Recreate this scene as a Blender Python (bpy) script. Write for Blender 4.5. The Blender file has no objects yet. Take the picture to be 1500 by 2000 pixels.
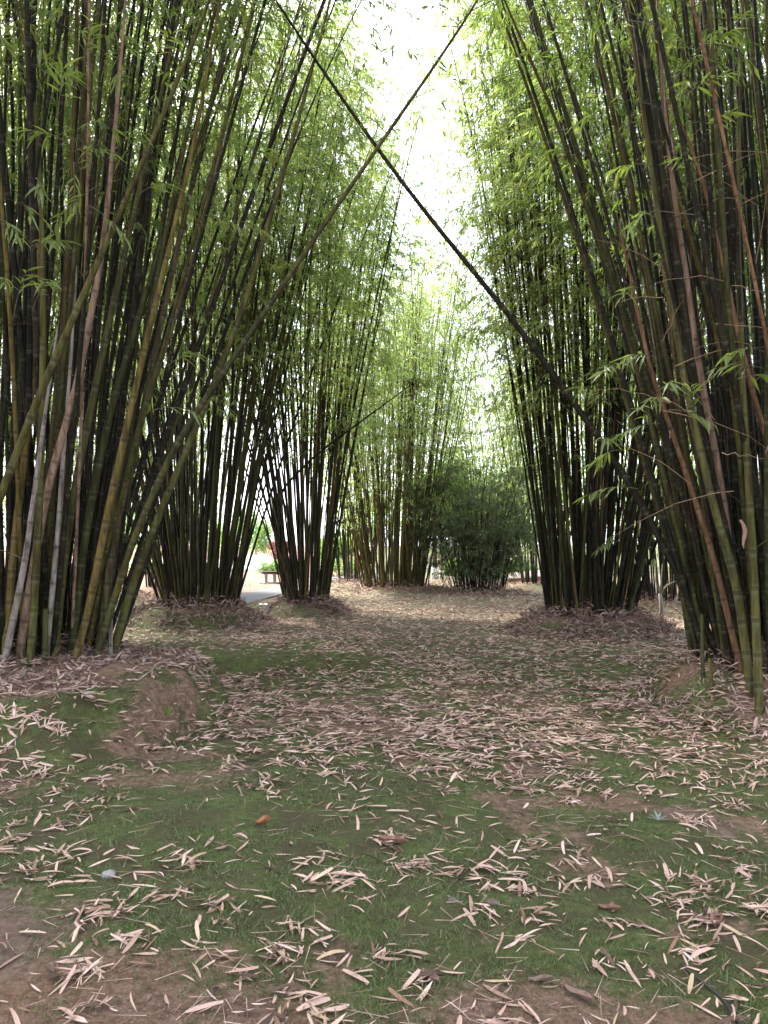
import bpy, math, random
import numpy as np

random.seed(11)
rng = np.random.default_rng(7)
R = math.radians
scene = bpy.context.scene
COL = scene.collection

# ------------------------------------------------------------------ camera
CAM_H, FPX, HOR = 1.5, 1502.0, 1065.0
PITCH = math.atan((HOR - 1000) / FPX)
cd = bpy.data.cameras.new('camera')
cd.sensor_fit = 'VERTICAL'; cd.sensor_height = 24; cd.lens = 24 * FPX / 2000
cd.clip_start = 0.05; cd.clip_end = 3000
cam = bpy.data.objects.new('camera', cd); COL.objects.link(cam)
cam.location = (0, 0, CAM_H); cam.rotation_euler = (math.pi / 2 + PITCH, 0, 0)
scene.camera = cam

# ------------------------------------------------------------------ world, sun, exposure
SUN_EL, SUN_AZ = 48.0, -38.0          # azimuth from +Y towards +X: ahead and to the left
w = bpy.data.worlds.new('World'); scene.world = w; w.use_nodes = True
nt = w.node_tree; bg = nt.nodes['Background']
sky = nt.nodes.new('ShaderNodeTexSky'); sky.sky_type = 'NISHITA'; sky.sun_disc = False
sky.sun_elevation = R(SUN_EL); sky.sun_rotation = R(SUN_AZ)
sky.air_density = 1.0; sky.dust_density = 4.0; sky.ozone_density = 0.6
mx = nt.nodes.new('ShaderNodeMixRGB'); mx.inputs[0].default_value = 0.62
mx.inputs[2].default_value = (7.7, 8.1, 8.9, 1)       # thin even cloud over the blue
nt.links.new(sky.outputs[0], mx.inputs[1]); nt.links.new(mx.outputs[0], bg.inputs[0])
bg.inputs[1].default_value = 0.13
sl = bpy.data.lights.new('sun', 'SUN'); sl.energy = 4.6; sl.angle = R(5); sl.color = (1, .94, .84)
sun = bpy.data.objects.new('sun', sl); COL.objects.link(sun)
sun.rotation_euler = (R(90 - SUN_EL), 0, R(180 - SUN_AZ))
vs = scene.view_settings
vs.view_transform = 'Standard'; vs.look = 'None'; vs.gamma = 1; vs.exposure = 2.25
scene.render.engine = 'CYCLES'
cy = scene.cycles
cy.use_denoising = True; cy.max_bounces = 6; cy.diffuse_bounces = 4; cy.transmission_bounces = 5
cy.transparent_max_bounces = 4; cy.glossy_bounces = 2; cy.use_adaptive_sampling = True; cy.adaptive_threshold = 0.02

# ------------------------------------------------------------------ helpers
def world_at(px, py, Y):
    """the point at forward distance Y that the photograph shows at (px, py)"""
    u, v = (px - 750) / FPX, (1000 - py) / FPX
    c, s = math.cos(PITCH), math.sin(PITCH)
    dy, dz = c - v * s, s + v * c
    return np.array([u / dy * Y, Y, CAM_H + dz / dy * Y])

def link(o, parent=None):
    COL.objects.link(o)
    if parent is not None: o.parent = parent
    return o

def tag(o, label=None, cat=None, group=None, kind=None):
    if label: o['label'] = label
    if cat: o['category'] = cat
    if group: o['group'] = group
    if kind: o['kind'] = kind
    return o

def empty(name, loc, rz=0.0):
    o = bpy.data.objects.new(name, None); o.location = [float(a) for a in loc]; o.rotation_euler = (0, 0, rz)
    o.empty_display_size = .2
    return link(o)

def mesh_np(name, V, F, mats=(), fmat=None, attr=None, smooth=False):
    """V (n,3); F a list of (m,k) index arrays; attr: dict of per-vertex floats"""
    me = bpy.data.meshes.new(name)
    V = np.asarray(V, np.float32).reshape(-1, 3)
    if not isinstance(F, (list, tuple)): F = [F]
    F = [np.asarray(f, np.int32) for f in F if len(f)]
    me.vertices.add(len(V)); me.vertices.foreach_set('co', V.ravel())
    nl = sum(f.size for f in F); npo = sum(len(f) for f in F)
    me.loops.add(nl); me.loops.foreach_set('vertex_index', np.concatenate([f.ravel() for f in F]))
    tot = np.concatenate([np.full(len(f), f.shape[1], np.int32) for f in F])
    st = np.concatenate([[0], np.cumsum(tot)[:-1]]).astype(np.int32)
    me.polygons.add(npo); me.polygons.foreach_set('loop_start', st); me.polygons.foreach_set('loop_total', tot)
    for m in mats: me.materials.append(m)
    if fmat is not None: me.polygons.foreach_set('material_index', np.asarray(fmat, np.int32))
    me.polygons.foreach_set('use_smooth', np.full(npo, smooth))
    me.update(calc_edges=True)
    for k, a in (attr or {}).items():
        at = me.attributes.new(k, 'FLOAT', 'POINT'); at.data.foreach_set('value', np.asarray(a, np.float32))
    return me

def obj(name, me, parent=None):
    return link(bpy.data.objects.new(name, me), parent)

def norm(a):
    return a / np.maximum(np.linalg.norm(a, axis=-1, keepdims=True), 1e-9)

def lattice(seed):
    t = np.random.default_rng(seed).random((256, 256))
    def f(x, y):
        xi = np.floor(x).astype(int); yi = np.floor(y).astype(int)
        fx = x - xi; fy = y - yi
        fx = fx * fx * (3 - 2 * fx); fy = fy * fy * (3 - 2 * fy)
        a = t[xi % 256, yi % 256]; b = t[(xi + 1) % 256, yi % 256]
        c = t[xi % 256, (yi + 1) % 256]; d = t[(xi + 1) % 256, (yi + 1) % 256]
        return (a * (1 - fx) + b * fx) * (1 - fy) + (c * (1 - fx) + d * fx) * fy
    return f
_l1 = lattice(3)
def fbm(x, y, sc, off=0.0, oc=4):
    x = np.asarray(x, float) * sc + off * 7.3; y = np.asarray(y, float) * sc + off * 3.1
    s = 0; a = .5; tot = 0
    for _ in range(oc):
        s = s + a * _l1(x, y); tot += a; a *= .5; x = x * 2.03 + 11.7; y = y * 2.03 + 5.1
    return s / tot
def sstep(a, b, x):
    t = np.clip((np.asarray(x, float) - a) / (b - a), 0, 1); return t * t * (3 - 2 * t)

class MB:
    """collects simple shapes into one mesh"""
    def __init__(s): s.v = []; s.f = []; s.m = []; s.n = 0
    def add(s, V, faces, mat=0):
        for f in faces: s.f.append(tuple(i + s.n for i in f)); s.m.append(mat)
        s.v += [tuple(map(float, p)) for p in V]; s.n += len(V)
    def box(s, c, d, rz=0, mat=0, ch=0.0):
        hx, hy, hz = d[0] / 2, d[1] / 2, d[2] / 2; ca, sa = math.cos(rz), math.sin(rz)
        P = []
        for z, k in ((-hz, ch), (-hz + ch, 0), (hz - ch, 0), (hz, ch)):
            for x, y in ((-1, -1), (1, -1), (1, 1), (-1, 1)):
                xx = x * (hx - k); yy = y * (hy - k)
                P.append((c[0] + xx * ca - yy * sa, c[1] + xx * sa + yy * ca, c[2] + z))
        F = [(3, 2, 1, 0), (12, 13, 14, 15)]
        for r in range(3):
            for i in range(4):
                F.append((r * 4 + i, r * 4 + (i + 1) % 4, r * 4 + 4 + (i + 1) % 4, r * 4 + 4 + i))
        s.add(P, F, mat)
    def tube(s, pts, rad, n=8, mat=0):
        pts = np.asarray(pts, float); V, F = tube_geo(pts, np.asarray(rad, float), n)
        s.add(V, [tuple(q) for q in F] + [tuple(range(n))[::-1], tuple(len(V) - n + i for i in range(n))], mat)
    def mesh(s, name, mats, smooth=False):
        me = bpy.data.meshes.new(name); me.from_pydata(s.v, [], s.f)
        for m in mats: me.materials.append(m)
        me.polygons.foreach_set('material_index', s.m); me.polygons.foreach_set('use_smooth', [smooth] * len(s.f))
        me.update(); return me
    def build(s, name, mats, parent=None, smooth=False):
        if not isinstance(mats, (list, tuple)): mats = [mats]
        return obj(name, s.mesh(name, mats, smooth), parent)

def tube_geo(P, rad, n):
    T = norm(np.gradient(P, axis=0))
    up = np.array([0.0, 1, 0]) if abs(T[0][1]) < .8 else np.array([1.0, 0, 0])
    A = norm(np.cross(T, up)); B = np.cross(T, A)
    th = np.arange(n) * 2 * math.pi / n
    V = P[:, None] + rad[:, None, None] * (np.cos(th)[None, :, None] * A[:, None] + np.sin(th)[None, :, None] * B[:, None])
    m = len(P); i = np.arange(m - 1)[:, None] * n; j = np.arange(n)[None]
    F = np.stack([i + j, i + (j + 1) % n, i + n + (j + 1) % n, i + n + j], -1).reshape(-1, 4)
    return V.reshape(-1, 3), F

# ------------------------------------------------------------------ materials
class NB:
    def __init__(s, name):
        s.m = bpy.data.materials.new(name); s.m.use_nodes = True; s.t = s.m.node_tree
        s.b = s.t.nodes['Principled BSDF']; s.out = s.t.nodes['Material Output']
    def n(s, typ, **kw):
        o = s.t.nodes.new(typ)
        for k, v in kw.items():
            if k.startswith('i_'): o.inputs[int(k[2:]) if k[2:].isdigit() else k[2:].replace('_', ' ')].default_value = v
            else: setattr(o, k, v)
        return o
    def l(s, a, b): s.t.links.new(a, b)
    def noise(s, vec, scale, detail=4, rough=.6):
        o = s.n('ShaderNodeTexNoise'); o.inputs['Scale'].default_value = scale
        o.inputs['Detail'].default_value = detail; o.inputs['Roughness'].default_value = rough
        if vec is not None: s.l(vec, o.inputs['Vector'])
        return o.outputs['Fac']
    def ramp(s, fac, stops, interp='LINEAR'):
        o = s.n('ShaderNodeValToRGB'); cr = o.color_ramp; cr.interpolation = interp
        while len(cr.elements) < len(stops): cr.elements.new(.5)
        for e, (p, c) in zip(cr.elements, stops):
            e.position = p; e.color = (c, c, c, 1) if not isinstance(c, tuple) else (*c, 1)
        s.l(fac, o.inputs[0]); return o.outputs[0]
    def mix(s, fac, a, b, mode='MIX'):
        o = s.n('ShaderNodeMixRGB'); o.blend_type = mode
        for k, v in enumerate((fac, a, b)):
            if hasattr(v, 'is_linked'): s.l(v, o.inputs[k])
            elif isinstance(v, tuple): o.inputs[k].default_value = (*v, 1)
            else: o.inputs[k].default_value = v
        return o.outputs[0]
    def math(s, op, a, b=0.0):
        o = s.n('ShaderNodeMath'); o.operation = op
        for k, v in enumerate((a, b)):
            if hasattr(v, 'is_linked'): s.l(v, o.inputs[k])
            else: o.inputs[k].default_value = v
        return o.outputs[0]
    def bump(s, h, strength, dist):
        o = s.n('ShaderNodeBump'); o.inputs['Strength'].default_value = strength; o.inputs['Distance'].default_value = dist
        s.l(h, o.inputs['Height']); s.l(o.outputs[0], s.b.inputs['Normal']); return o.outputs[0]
    def attr(s, name):
        o = s.n('ShaderNodeAttribute'); o.attribute_name = name; return o.outputs['Fac']
    def objc(s): return s.n('ShaderNodeTexCoord').outputs['Object']
    def pos(s): return s.n('ShaderNodeNewGeometry').outputs['Position']
    def rnd(s): return s.n('ShaderNodeObjectInfo').outputs['Random']

def plain(name, col, rough=.8, var=.25, scale=8, bump=0.0):
    k = NB(name); f = k.noise(k.objc(), scale, 5)
    c = k.mix(k.ramp(f, [(.3, 0.0), (.7, 1.0)]), tuple(a * (1 - var) for a in col), tuple(min(1, a * (1 + var)) for a in col))
    k.l(c, k.b.inputs['Base Color']); k.b.inputs['Roughness'].default_value = rough
    if bump: k.bump(f, bump, .02)
    return k.m

def culm_mat(name, stops, grime=.6):
    k = NB(name); r = k.rnd(); oc = k.objc()
    base = k.ramp(r, stops)
    sx = k.n('ShaderNodeSeparateXYZ'); k.l(oc, sx.inputs[0])
    zz = k.n('ShaderNodeCombineXYZ'); k.l(k.math('MULTIPLY', sx.outputs[2], .55), zz.inputs[2]); k.l(k.math('MULTIPLY', r, 133.0), zz.inputs[0])
    alt = k.ramp(k.math('FRACT', k.math('MULTIPLY', r, 7.31)), stops)
    base = k.mix(k.ramp(k.noise(zz.outputs[0], 1.0, 3, .6), [(.42, 0.0), (.6, .85)]), base, alt)       # the colour drifts along each culm
    mp = k.n('ShaderNodeMapping'); mp.inputs['Scale'].default_value = (22, 22, 1.6); k.l(oc, mp.inputs[0])
    off = k.n('ShaderNodeVectorMath'); off.operation = 'ADD'; k.l(mp.outputs[0], off.inputs[0])
    cb = k.n('ShaderNodeCombineXYZ'); k.l(k.math('MULTIPLY', r, 91.0), cb.inputs[0]); k.l(k.math('MULTIPLY', r, 57.0), cb.inputs[2])
    k.l(cb.outputs[0], off.inputs[1])
    streak = k.noise(off.outputs[0], 1.0, 6, .65)
    c = k.mix(k.ramp(streak, [(.38, .0), (.62, 1.0)]), k.mix(1.0, base, (.38, .34, .30), 'MULTIPLY'), base)
    mp2 = k.n('ShaderNodeMapping'); mp2.inputs['Scale'].default_value = (5, 5, .7); k.l(off.outputs[0], mp2.inputs[0])
    pat = k.noise(mp2.outputs[0], .6, 5, .7)
    c = k.mix(k.ramp(pat, [(.58, 0.0), (.66, .5)]), c, (.10, .085, .062))
    c = k.mix(k.ramp(k.noise(oc, 38, 4, .7), [(.62, 0.0), (.72, .5)]), c, (.14, .135, .11))           # spots of lichen
    c = k.mix(k.ramp(k.noise(oc, 9, 4, .6), [(.30, .7), (.44, 0.0)]), c, (.028, .023, .016))            # damp dark blotches                # lichen and dry wax
    c = k.mix(k.math('MULTIPLY', k.ramp(streak, [(.25, 1.0), (.42, 0.0)]), grime), c, (.035, .03, .02))
    nd = k.attr('nd')
    c = k.mix(k.ramp(nd, [(.0, 0.0), (.45, .0), (.65, .35), (1.0, .5)]), c, (.03, .025, .016))     # dark scar at each node
    c = k.mix(k.ramp(nd, [(.05, 0.0), (.22, .22), (.45, .0)]), c, (.20, .19, .15))               # pale bloom under it
    k.l(c, k.b.inputs['Base Color']); k.b.inputs['Roughness'].default_value = .6
    k.b.inputs['Specular IOR Level'].default_value = .1
    k.bump(streak, .25, .004)
    return k.m

M = {}
M['culm'] = culm_mat('culm_green', [(0.0, (.034, .044, .014)), (.25, (.055, .062, .018)), (.45, (.088, .082, .022)), (.62, (.036, .040, .019)),
                                    (.78, (.115, .088, .030)), (.9, (.070, .053, .033)), (1.0, (.13, .10, .062))])
M['yellow'] = culm_mat('culm_yellow', [(0, (.155, .115, .034)), (.5, (.12, .10, .03)), (1, (.175, .12, .042))], .6)
M['olive'] = culm_mat('culm_olive', [(0, (.072, .074, .025)), (.5, (.10, .092, .028)), (1, (.062, .066, .024))], .65)
M['dark'] = culm_mat('culm_dark', [(0, (.011, .012, .008)), (.6, (.018, .017, .010)), (1, (.028, .021, .013))], .6)  # near-black; mixed through the clumps to paint in their interior shade
M['tan'] = culm_mat('culm_tan', [(0, (.25, .17, .125)), (.5, (.29, .20, .15)), (1, (.23, .15, .10))], .5)
M['rust'] = culm_mat('culm_rust', [(0, (.19, .10, .055)), (.5, (.22, .125, .07)), (1, (.16, .09, .055))], .6)
M['pale'] = culm_mat('culm_pale', [(0, (.27, .24, .21)), (.5, (.30, .27, .245)), (1, (.23, .215, .20))], .5)

def leaf_mat(name, stops, trans, tmix, rough=.45):
    k = NB(name); k.t.nodes.remove(k.b)
    v = k.math('FRACT', k.math('ADD', k.attr('rnd'), k.math('MULTIPLY', k.rnd(), .35)))
    col = k.ramp(v, stops)
    d = k.n('ShaderNodeBsdfDiffuse'); k.l(col, d.inputs[0])
    t = k.n('ShaderNodeBsdfTranslucent'); k.l(k.mix(1.0, col, trans, 'MULTIPLY'), t.inputs[0])
    m1 = k.n('ShaderNodeMixShader'); m1.inputs[0].default_value = tmix; k.l(d.outputs[0], m1.inputs[1]); k.l(t.outputs[0], m1.inputs[2])
    g = k.n('ShaderNodeBsdfGlossy'); g.inputs['Roughness'].default_value = rough; g.inputs[0].default_value = (.8, .85, .8, 1)
    m2 = k.n('ShaderNodeMixShader'); m2.inputs[0].default_value = .05; k.l(m1.outputs[0], m2.inputs[1]); k.l(g.outputs[0], m2.inputs[2])
    k.l(m2.outputs[0], k.out.inputs[0]); return k.m
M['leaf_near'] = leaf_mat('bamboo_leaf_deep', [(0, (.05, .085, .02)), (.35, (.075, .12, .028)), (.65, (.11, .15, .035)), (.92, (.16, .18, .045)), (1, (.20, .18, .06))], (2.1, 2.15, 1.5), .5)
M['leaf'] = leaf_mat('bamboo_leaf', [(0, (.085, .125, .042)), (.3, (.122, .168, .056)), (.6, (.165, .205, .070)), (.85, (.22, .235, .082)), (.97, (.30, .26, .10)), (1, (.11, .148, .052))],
                     (2.4, 2.55, 2.05), .6)  # paler copy for the farther crowns, with their backlight put into the colour
M['leaf_dark'] = leaf_mat('small_bamboo_leaf', [(0, (.040, .060, .024)), (.5, (.06, .085, .032)), (1, (.09, .115, .044))], (1.8, 1.8, 1.3), .45)
M['leaf_tree'] = leaf_mat('tree_leaf', [(0, (.06, .12, .02)), (.5, (.09, .17, .03)), (1, (.14, .22, .04))], (2.0, 2.0, 1.5), .45)
M['leaf_red'] = leaf_mat('red_leaf', [(0, (.10, .028, .03)), (.5, (.14, .045, .045)), (1, (.085, .024, .024))], (1.8, 1.2, 1.2), .4)
M['twig'] = plain('twig', (.075, .065, .035), .8)
M['dead_twig'] = plain('dead_twig', (.22, .14, .08), .85)
M['bark'] = plain('bark', (.13, .09, .06), .9, .35, 20, .5)

# dry leaf
def dry_mat(name, stops, tmix=.12):
    k = NB(name)
    v = k.attr('rnd')
    c = k.ramp(v, stops)
    f = k.noise(k.pos(), 90, 3, .6)
    c = k.mix(k.ramp(f, [(.35, .0), (.65, .28)]), c, k.mix(1.0, c, (.5, .42, .36), 'MULTIPLY'))
    k.l(c, k.b.inputs['Base Color']); k.b.inputs['Roughness'].default_value = .62; k.b.inputs['Specular IOR Level'].default_value = .25
    return k.m
M['dry'] = dry_mat('dry_bamboo_leaf', [(0, (.20, .12, .09)), (.16, (.38, .255, .21)), (.42, (.50, .35, .30)), (.58, (.35, .225, .18)), (.70, (.57, .43, .385)), (.78, (.46, .345, .23)), (.84, (.22, .125, .085)), (.93, (.11, .065, .045)), (1, (.06, .038, .028))])
M['litter'] = dry_mat('mound_litter', [(0, (.16, .10, .08)), (.3, (.28, .19, .165)), (.6, (.40, .285, .255)), (.8, (.22, .14, .11)), (1, (.09, .055, .04))])
M['sheath'] = plain('dry_sheath', (.20, .115, .08), .75, .3, 30)
M['dark_tuft'] = plain('dark_tuft', (.045, .032, .024), .9, .3, 30)
M['orange_leaf'] = plain('orange_leaf', (.27, .095, .04), .7, .3, 40)
M['brown_leaf'] = plain('brown_leaf', (.17, .085, .06), .7, .35, 40)
M['mauve_leaf'] = plain('mauve_leaf', (.16, .10, .08), .8, .35, 60)
M['grass'] = leaf_mat('moss_blade', [(0, (.055, .085, .022)), (.5, (.085, .12, .032)), (1, (.14, .155, .055))], (1.4, 1.4, 1.2), .3, .6)

# ------------------------------------------------------------------ the lie of the land
# clumps: key, centre x, y, base radius, culm count, mean height, edge lean (deg), mound (r1, r2, height)
CL = {
 'A': (-3.78, 7.80, .98, 160, 12.5, 20, (1.66, 2.08, .42)),
 'B': (-3.52, 14.7, .72, 122, 12.5, 23, (.85, 1.40, .30)),
 'C': (-1.72, 17.2, .48, 85, 12.0, 20, (.60, 1.02, .26)),
 'D': (0.36, 24.8, 1.05, 115, 10.6, 18, (1.2, 2.1, .16)),
 'K': (-1.05, 29.5, .70, 44, 11.5, 10, (.7, 1.5, .15)),
 'E': (2.95, 24.0, .80, 84, 3.4, 22, (.9, 1.6, .12)),
 'G': (3.65, 13.7, .74, 130, 12.0, 21, (.9, 1.45, .28)),
 'H': (4.10, 7.30, 1.06, 185, 12.5, 19, (1.15, 1.75, .38)),
 'I': (6.85, 18.5, .80, 66, 11.5, 11, (.9, 1.6, .2)),
 'P': (4.3, 33.0, .90, 60, 10.0, 14, (.9, 1.6, .1)),
 'J': (5.60, 27.5, .80, 46, 9.5, 15, (.9, 1.6, .15)),
 'S': (-6.9, 25.0, .85, 58, 11.5, 10, (.9, 1.6, .15)),
 'F': (-8.1, 21.5, .90, 56, 12.0, 10, (1.0, 1.8, .2)),
 'L': (-6.2, 12.2, .80, 82, 12.5, 9, (.8, 1.4, .25)),
 'N': (6.5, 12.2, .80, 55, 12.5, 9, (.8, 1.4, .25)),
 'O': (-5.0, 0.2, .95, 52, 12.5, 13, (1.0, 1.8, .25)),  # out of view, added to darken the near culms and foreground
 'Q': (5.2, -.4, .95, 52, 12.5, 13, (1.0, 1.8, .25)),  # its out-of-view counterpart on the right, added for shade too
}
# growth is held back on the side of the open glade: key: (side, lean factor, arch factor)
GLADE = {'B': (1, .76, .25), 'C': (1, .6, .2), 'G': (-1, .52, .0), 'H': (-1, .92, .4), 'A': (1, .95, .4), 'D': (1, .75, .2), 'J': (-1, .75, .5)}
def hgt(x, y):
    x = np.asarray(x, float); y = np.asarray(y, float)
    h = (fbm(x, y, .35, 1) - .5) * .16 + (fbm(x, y, 1.6, 2) - .5) * .05 + (fbm(x, y, 6, 3, 3) - .5) * .016
    for k, c in CL.items():
        r1, r2, H = c[6]
        cx, cy_ = c[0], c[1]
        if k == 'A': cx, cy_ = -3.35, 7.15
        r = np.hypot(x - cx, y - cy_) * (1 + .32 * (fbm(x, y, .9, 4, 3) - .5))
        h = h + H * (1 - sstep(r1, r2, r)) * (1 + .35 * (fbm(x, y, 2.5, 5) - .5))
        h = h + .05 * (1 - sstep(0, r1, r))
    # low grassy bank left of the middle
    e = 9.35 + .35 * np.sin(x * 1.3) + .4 * (fbm(x, y, .8, 8) - .5)
    win = sstep(-4.2, -3.0, x) * (1 - sstep(-.6, .5, x))
    h = h + .15 * win * sstep(e - .18, e + .22, y) * (1 - sstep(10.2, 13.5, y))
    h = h - .04 * win * (1 - sstep(0, .8, np.abs(y - e + .8)))
    return h * (1 - .0 * y)
def h1(x, y): return float(hgt(np.array([x]), np.array([y]))[0])

PATH = np.array([(-40, 13.2), (-22, 13.8), (-12, 14.6), (-7.5, 15.5), (-5.6, 16.6), (-4.55, 18.6), (-3.95, 21.2), (-3.6, 24.0), (-3.3, 27.5), (-2.6, 33), (-.6, 42), (4, 56)])
def path_dist(x, y):
    d = np.full(np.shape(x), 1e9)
    for a, b in zip(PATH[:-1], PATH[1:]):
        ab = b - a; t = np.clip(((x - a[0]) * ab[0] + (y - a[1]) * ab[1]) / (ab @ ab), 0, 1)
        d = np.minimum(d, np.hypot(x - a[0] - t * ab[0], y - a[1] - t * ab[1]))
    return d

def soil_mask(x, y):
    """1 = bare soil, 0 = moss"""
    n = fbm(x, y, 1.1, 11, 5); n2 = fbm(x, y, 3.2, 12, 4)
    m = sstep(.48, .64, n * .5 + n2 * .5) * .66 * (1 - .5 * sstep(6, 10, y))
    m = np.maximum(m, (1 - sstep(2.3, 3.2, y + .42 * (x + .5) + 1.6 * (n - .5))) * .95)      # bare patch at the front
    m = np.maximum(m, (1 - sstep(-2.1, -.7, x + .9 * (y - 2.6) + 1.2 * (n2 - .5))) * (1 - sstep(3.2, 3.9, y)))
    for k, c in CL.items():
        r1, r2, H = c[6]; cx, cy_ = (c[0], c[1]) if k != 'A' else (-3.35, 7.15)
        r = np.hypot(x - cx, y - cy_)
        m = np.maximum(m, (1 - sstep(r1 * .75, r2 * .9, r + 1.3 * (n - .5))) * .85)
    m = np.maximum(m, sstep(19.5, 21.5, y) * (1 - sstep(-2.7, -2.1, x)) * .9)
    # green stays on the front left and on the bank
    g = np.exp(-(((x + .9) / 1.1) ** 2 + ((y - 4.0) / .75) ** 2)) + np.exp(-(((x + 1.7) / 1.7) ** 2 + ((y - 9.4) / .7) ** 2)) + np.exp(-(((x - 2.6) / .8) ** 2 + ((y - 9.0) / .8) ** 2))
    return np.clip(m * (1 - .9 * np.clip(g, 0, 1)), 0, 1)

def leaf_density(x, y):
    """dry leaves per square metre on the open ground"""
    n = fbm(x, y, .9, 21, 4); n2 = fbm(x * 1.0, y * 1.25, 2.6, 22, 3)
    cl = sstep(.44, .62, .45 * n + .55 * n2)
    d = 80 + 280 * cl ** 1.2
    mid = sstep(4.2, 5.6, y) * sstep(-2.3, -.4, x + .14 * (y - 5))
    d = d * (1 + .75 * mid) + 70 * mid
    d = d * (1 - .25 * sstep(8, 11, y)) + 30 * sstep(11, 15, y)
    g = np.exp(-(((x + .95) / 1.0) ** 2 + ((y - 4.1) / .8) ** 2)) + np.exp(-(((x + 1.7) / 1.6) ** 2 + ((y - 9.35) / .45) ** 2)) + .9 * np.exp(-(((x - 2.5) / .8) ** 2 + ((y - 9.2) / .6) ** 2))
    d = d * (1 - .82 * np.clip(g, 0, 1))
    for k, c in CL.items():
        r1, r2, H = c[6]; cx, cy_ = (c[0], c[1]) if k != 'A' else (-3.35, 7.15)
        r = np.hypot(x - cx, y - cy_)
        d = d + 330 * np.exp(-((r - r2 * 1.02) / .22) ** 2) * sstep(.35, .6, n2 + .1)
        d = d * sstep(r1 * .6, r1, r)
    d = d * (1 - .97 * (path_dist(x, y) < .75))
    d = d * (1 - .85 * (sstep(20, 22, y) * (1 - sstep(-2.7, -2.2, x))))
    return d

# ------------------------------------------------------------------ ground
def graded(a, b, lo, hi, fine, grow):
    pts = list(np.arange(lo, hi + 1e-6, fine)); s = fine; p = lo
    while p > a: s *= grow; p -= s; pts.insert(0, p)
    s = fine; p = pts[-1]
    while p < b: s *= grow; p += s; pts.append(p)
    return np.array(pts)
gx = graded(-1500, 1500, -3.6, 3.6, .07, 1.08)
gy = graded(-60, 2000, 1.9, 9.5, .07, 1.05)
GX, GY = np.meshgrid(gx, gy)
GZ = hgt(GX, GY) * (1 - sstep(80, 160, np.hypot(GX, GY)))
ny, nx = GX.shape
ii = (np.arange(ny - 1)[:, None] * nx + np.arange(nx - 1)[None]).ravel()
k = NB('forest_floor')
P = k.pos(); so = k.attr('soil'); li = k.attr('litter')
n1 = k.noise(P, 3.2, 6, .65); n2 = k.noise(P, 22, 8, .78); n3 = k.noise(P, 95, 5, .75)
moss = k.ramp(n2, [(.28, (.038, .046, .017)), (.45, (.085, .106, .038)), (.6, (.128, .152, .054)), (.75, (.20, .20, .098))])
moss = k.mix(k.ramp(n1, [(.40, 0.0), (.60, .8)]), moss, (.085, .066, .042))
soil = k.ramp(n2, [(.28, (.085, .048, .034)), (.46, (.185, .112, .082)), (.58, (.27, .175, .135)), (.72, (.35, .25, .205))])
soil = k.mix(k.ramp(k.noise(P, 1.4, 3), [(.52, 0.0), (.72, .4)]), soil, (.23, .125, .065))
soil = k.mix(k.ramp(k.noise(P, .8, 2), [(.5, 0.0), (.7, .5)]), soil, (.13, .115, .105))
edge = k.math('ADD', so, k.math('MULTIPLY', k.math('SUBTRACT', n2, .5), 1.1))
edge = k.math('ADD', edge, k.math('MULTIPLY', k.math('SUBTRACT', n3, .5), .5))
c = k.mix(k.ramp(edge, [(.36, 0.0), (.62, 1.0)]), moss, soil)
sp = k.noise(P, 34, 2, .5)
lc = k.ramp(k.noise(P, 60, 2, .5), [(.3, (.20, .14, .12)), (.55, (.36, .265, .24)), (.75, (.48, .385, .36))])
c = k.mix(k.math('MULTIPLY', li, k.ramp(sp, [(.44, 0.0), (.52, 1.0)])), c, lc)
c = k.mix(k.math('MULTIPLY', k.ramp(n3, [(.38, .0), (.62, 1.0)]), .6), c, k.mix(1.0, c, (.45, .42, .38), 'MULTIPLY'))
k.l(c, k.b.inputs['Base Color']); k.b.inputs['Roughness'].default_value = .95; k.b.inputs['Specular IOR Level'].default_value = .15
hb = k.math('ADD', k.math('MULTIPLY', n2, .7), k.math('MULTIPLY', n3, .35)); k.bump(hb, 1.0, .035)
M['ground'] = k.m
lit = sstep(9, 17, GY) * (.18 + .3 * sstep(-3, 0, GX)) * (1 - .9 * sstep(20, 22, GY) * (1 - sstep(-2.7, -2.2, GX))) * (1 - sstep(34, 44, GY))
ground = obj('ground', mesh_np('ground', np.stack([GX, GY, GZ], -1), np.stack([ii, ii + 1, ii + nx + 1, ii + nx], -1), [M['ground']],
             attr={'soil': soil_mask(GX, GY).ravel(), 'litter': lit.ravel()}, smooth=True))
tag(ground, 'mossy brown ground with low soil mounds under the bamboo', kind='structure')

# path
pd = []
for a, b in zip(PATH[:-1], PATH[1:]):
    n = max(2, int(np.hypot(*(b - a)) / .5))
    for i in range(n): pd.append(a + (b - a) * i / n)
pd = np.array(pd)
for _ in range(6): pd[1:-1] = (pd[:-2] + pd[1:-1] * 2 + pd[2:]) / 4
T = norm(np.gradient(pd, axis=0)); Nn = np.stack([-T[:, 1], T[:, 0]], -1)
rows = []
for q, off in enumerate((-.62, -.3, 0, .3, .62)):
    xy = pd + Nn * off; z = hgt(pd[:, 0], pd[:, 1]) * .6 + hgt(xy[:, 0], xy[:, 1]) * .4
    z = np.maximum(z + .035, hgt(xy[:, 0], xy[:, 1]) + .012) - (.0 if 0 < q < 4 else .012)
    rows.append(np.column_stack([xy, z]))
PV = np.stack(rows, 1); m_ = len(pd)
ii = (np.arange(m_ - 1)[:, None] * 5 + np.arange(4)[None]).ravel()
k = NB('path_gravel'); f = k.noise(k.pos(), 18, 6, .7)
k.l(k.ramp(f, [(.3, (.045, .045, .055)), (.6, (.07, .07, .085)), (.8, (.10, .10, .12))]), k.b.inputs['Base Color']); k.b.inputs['Roughness'].default_value = .9; k.bump(f, .5, .02)
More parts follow.
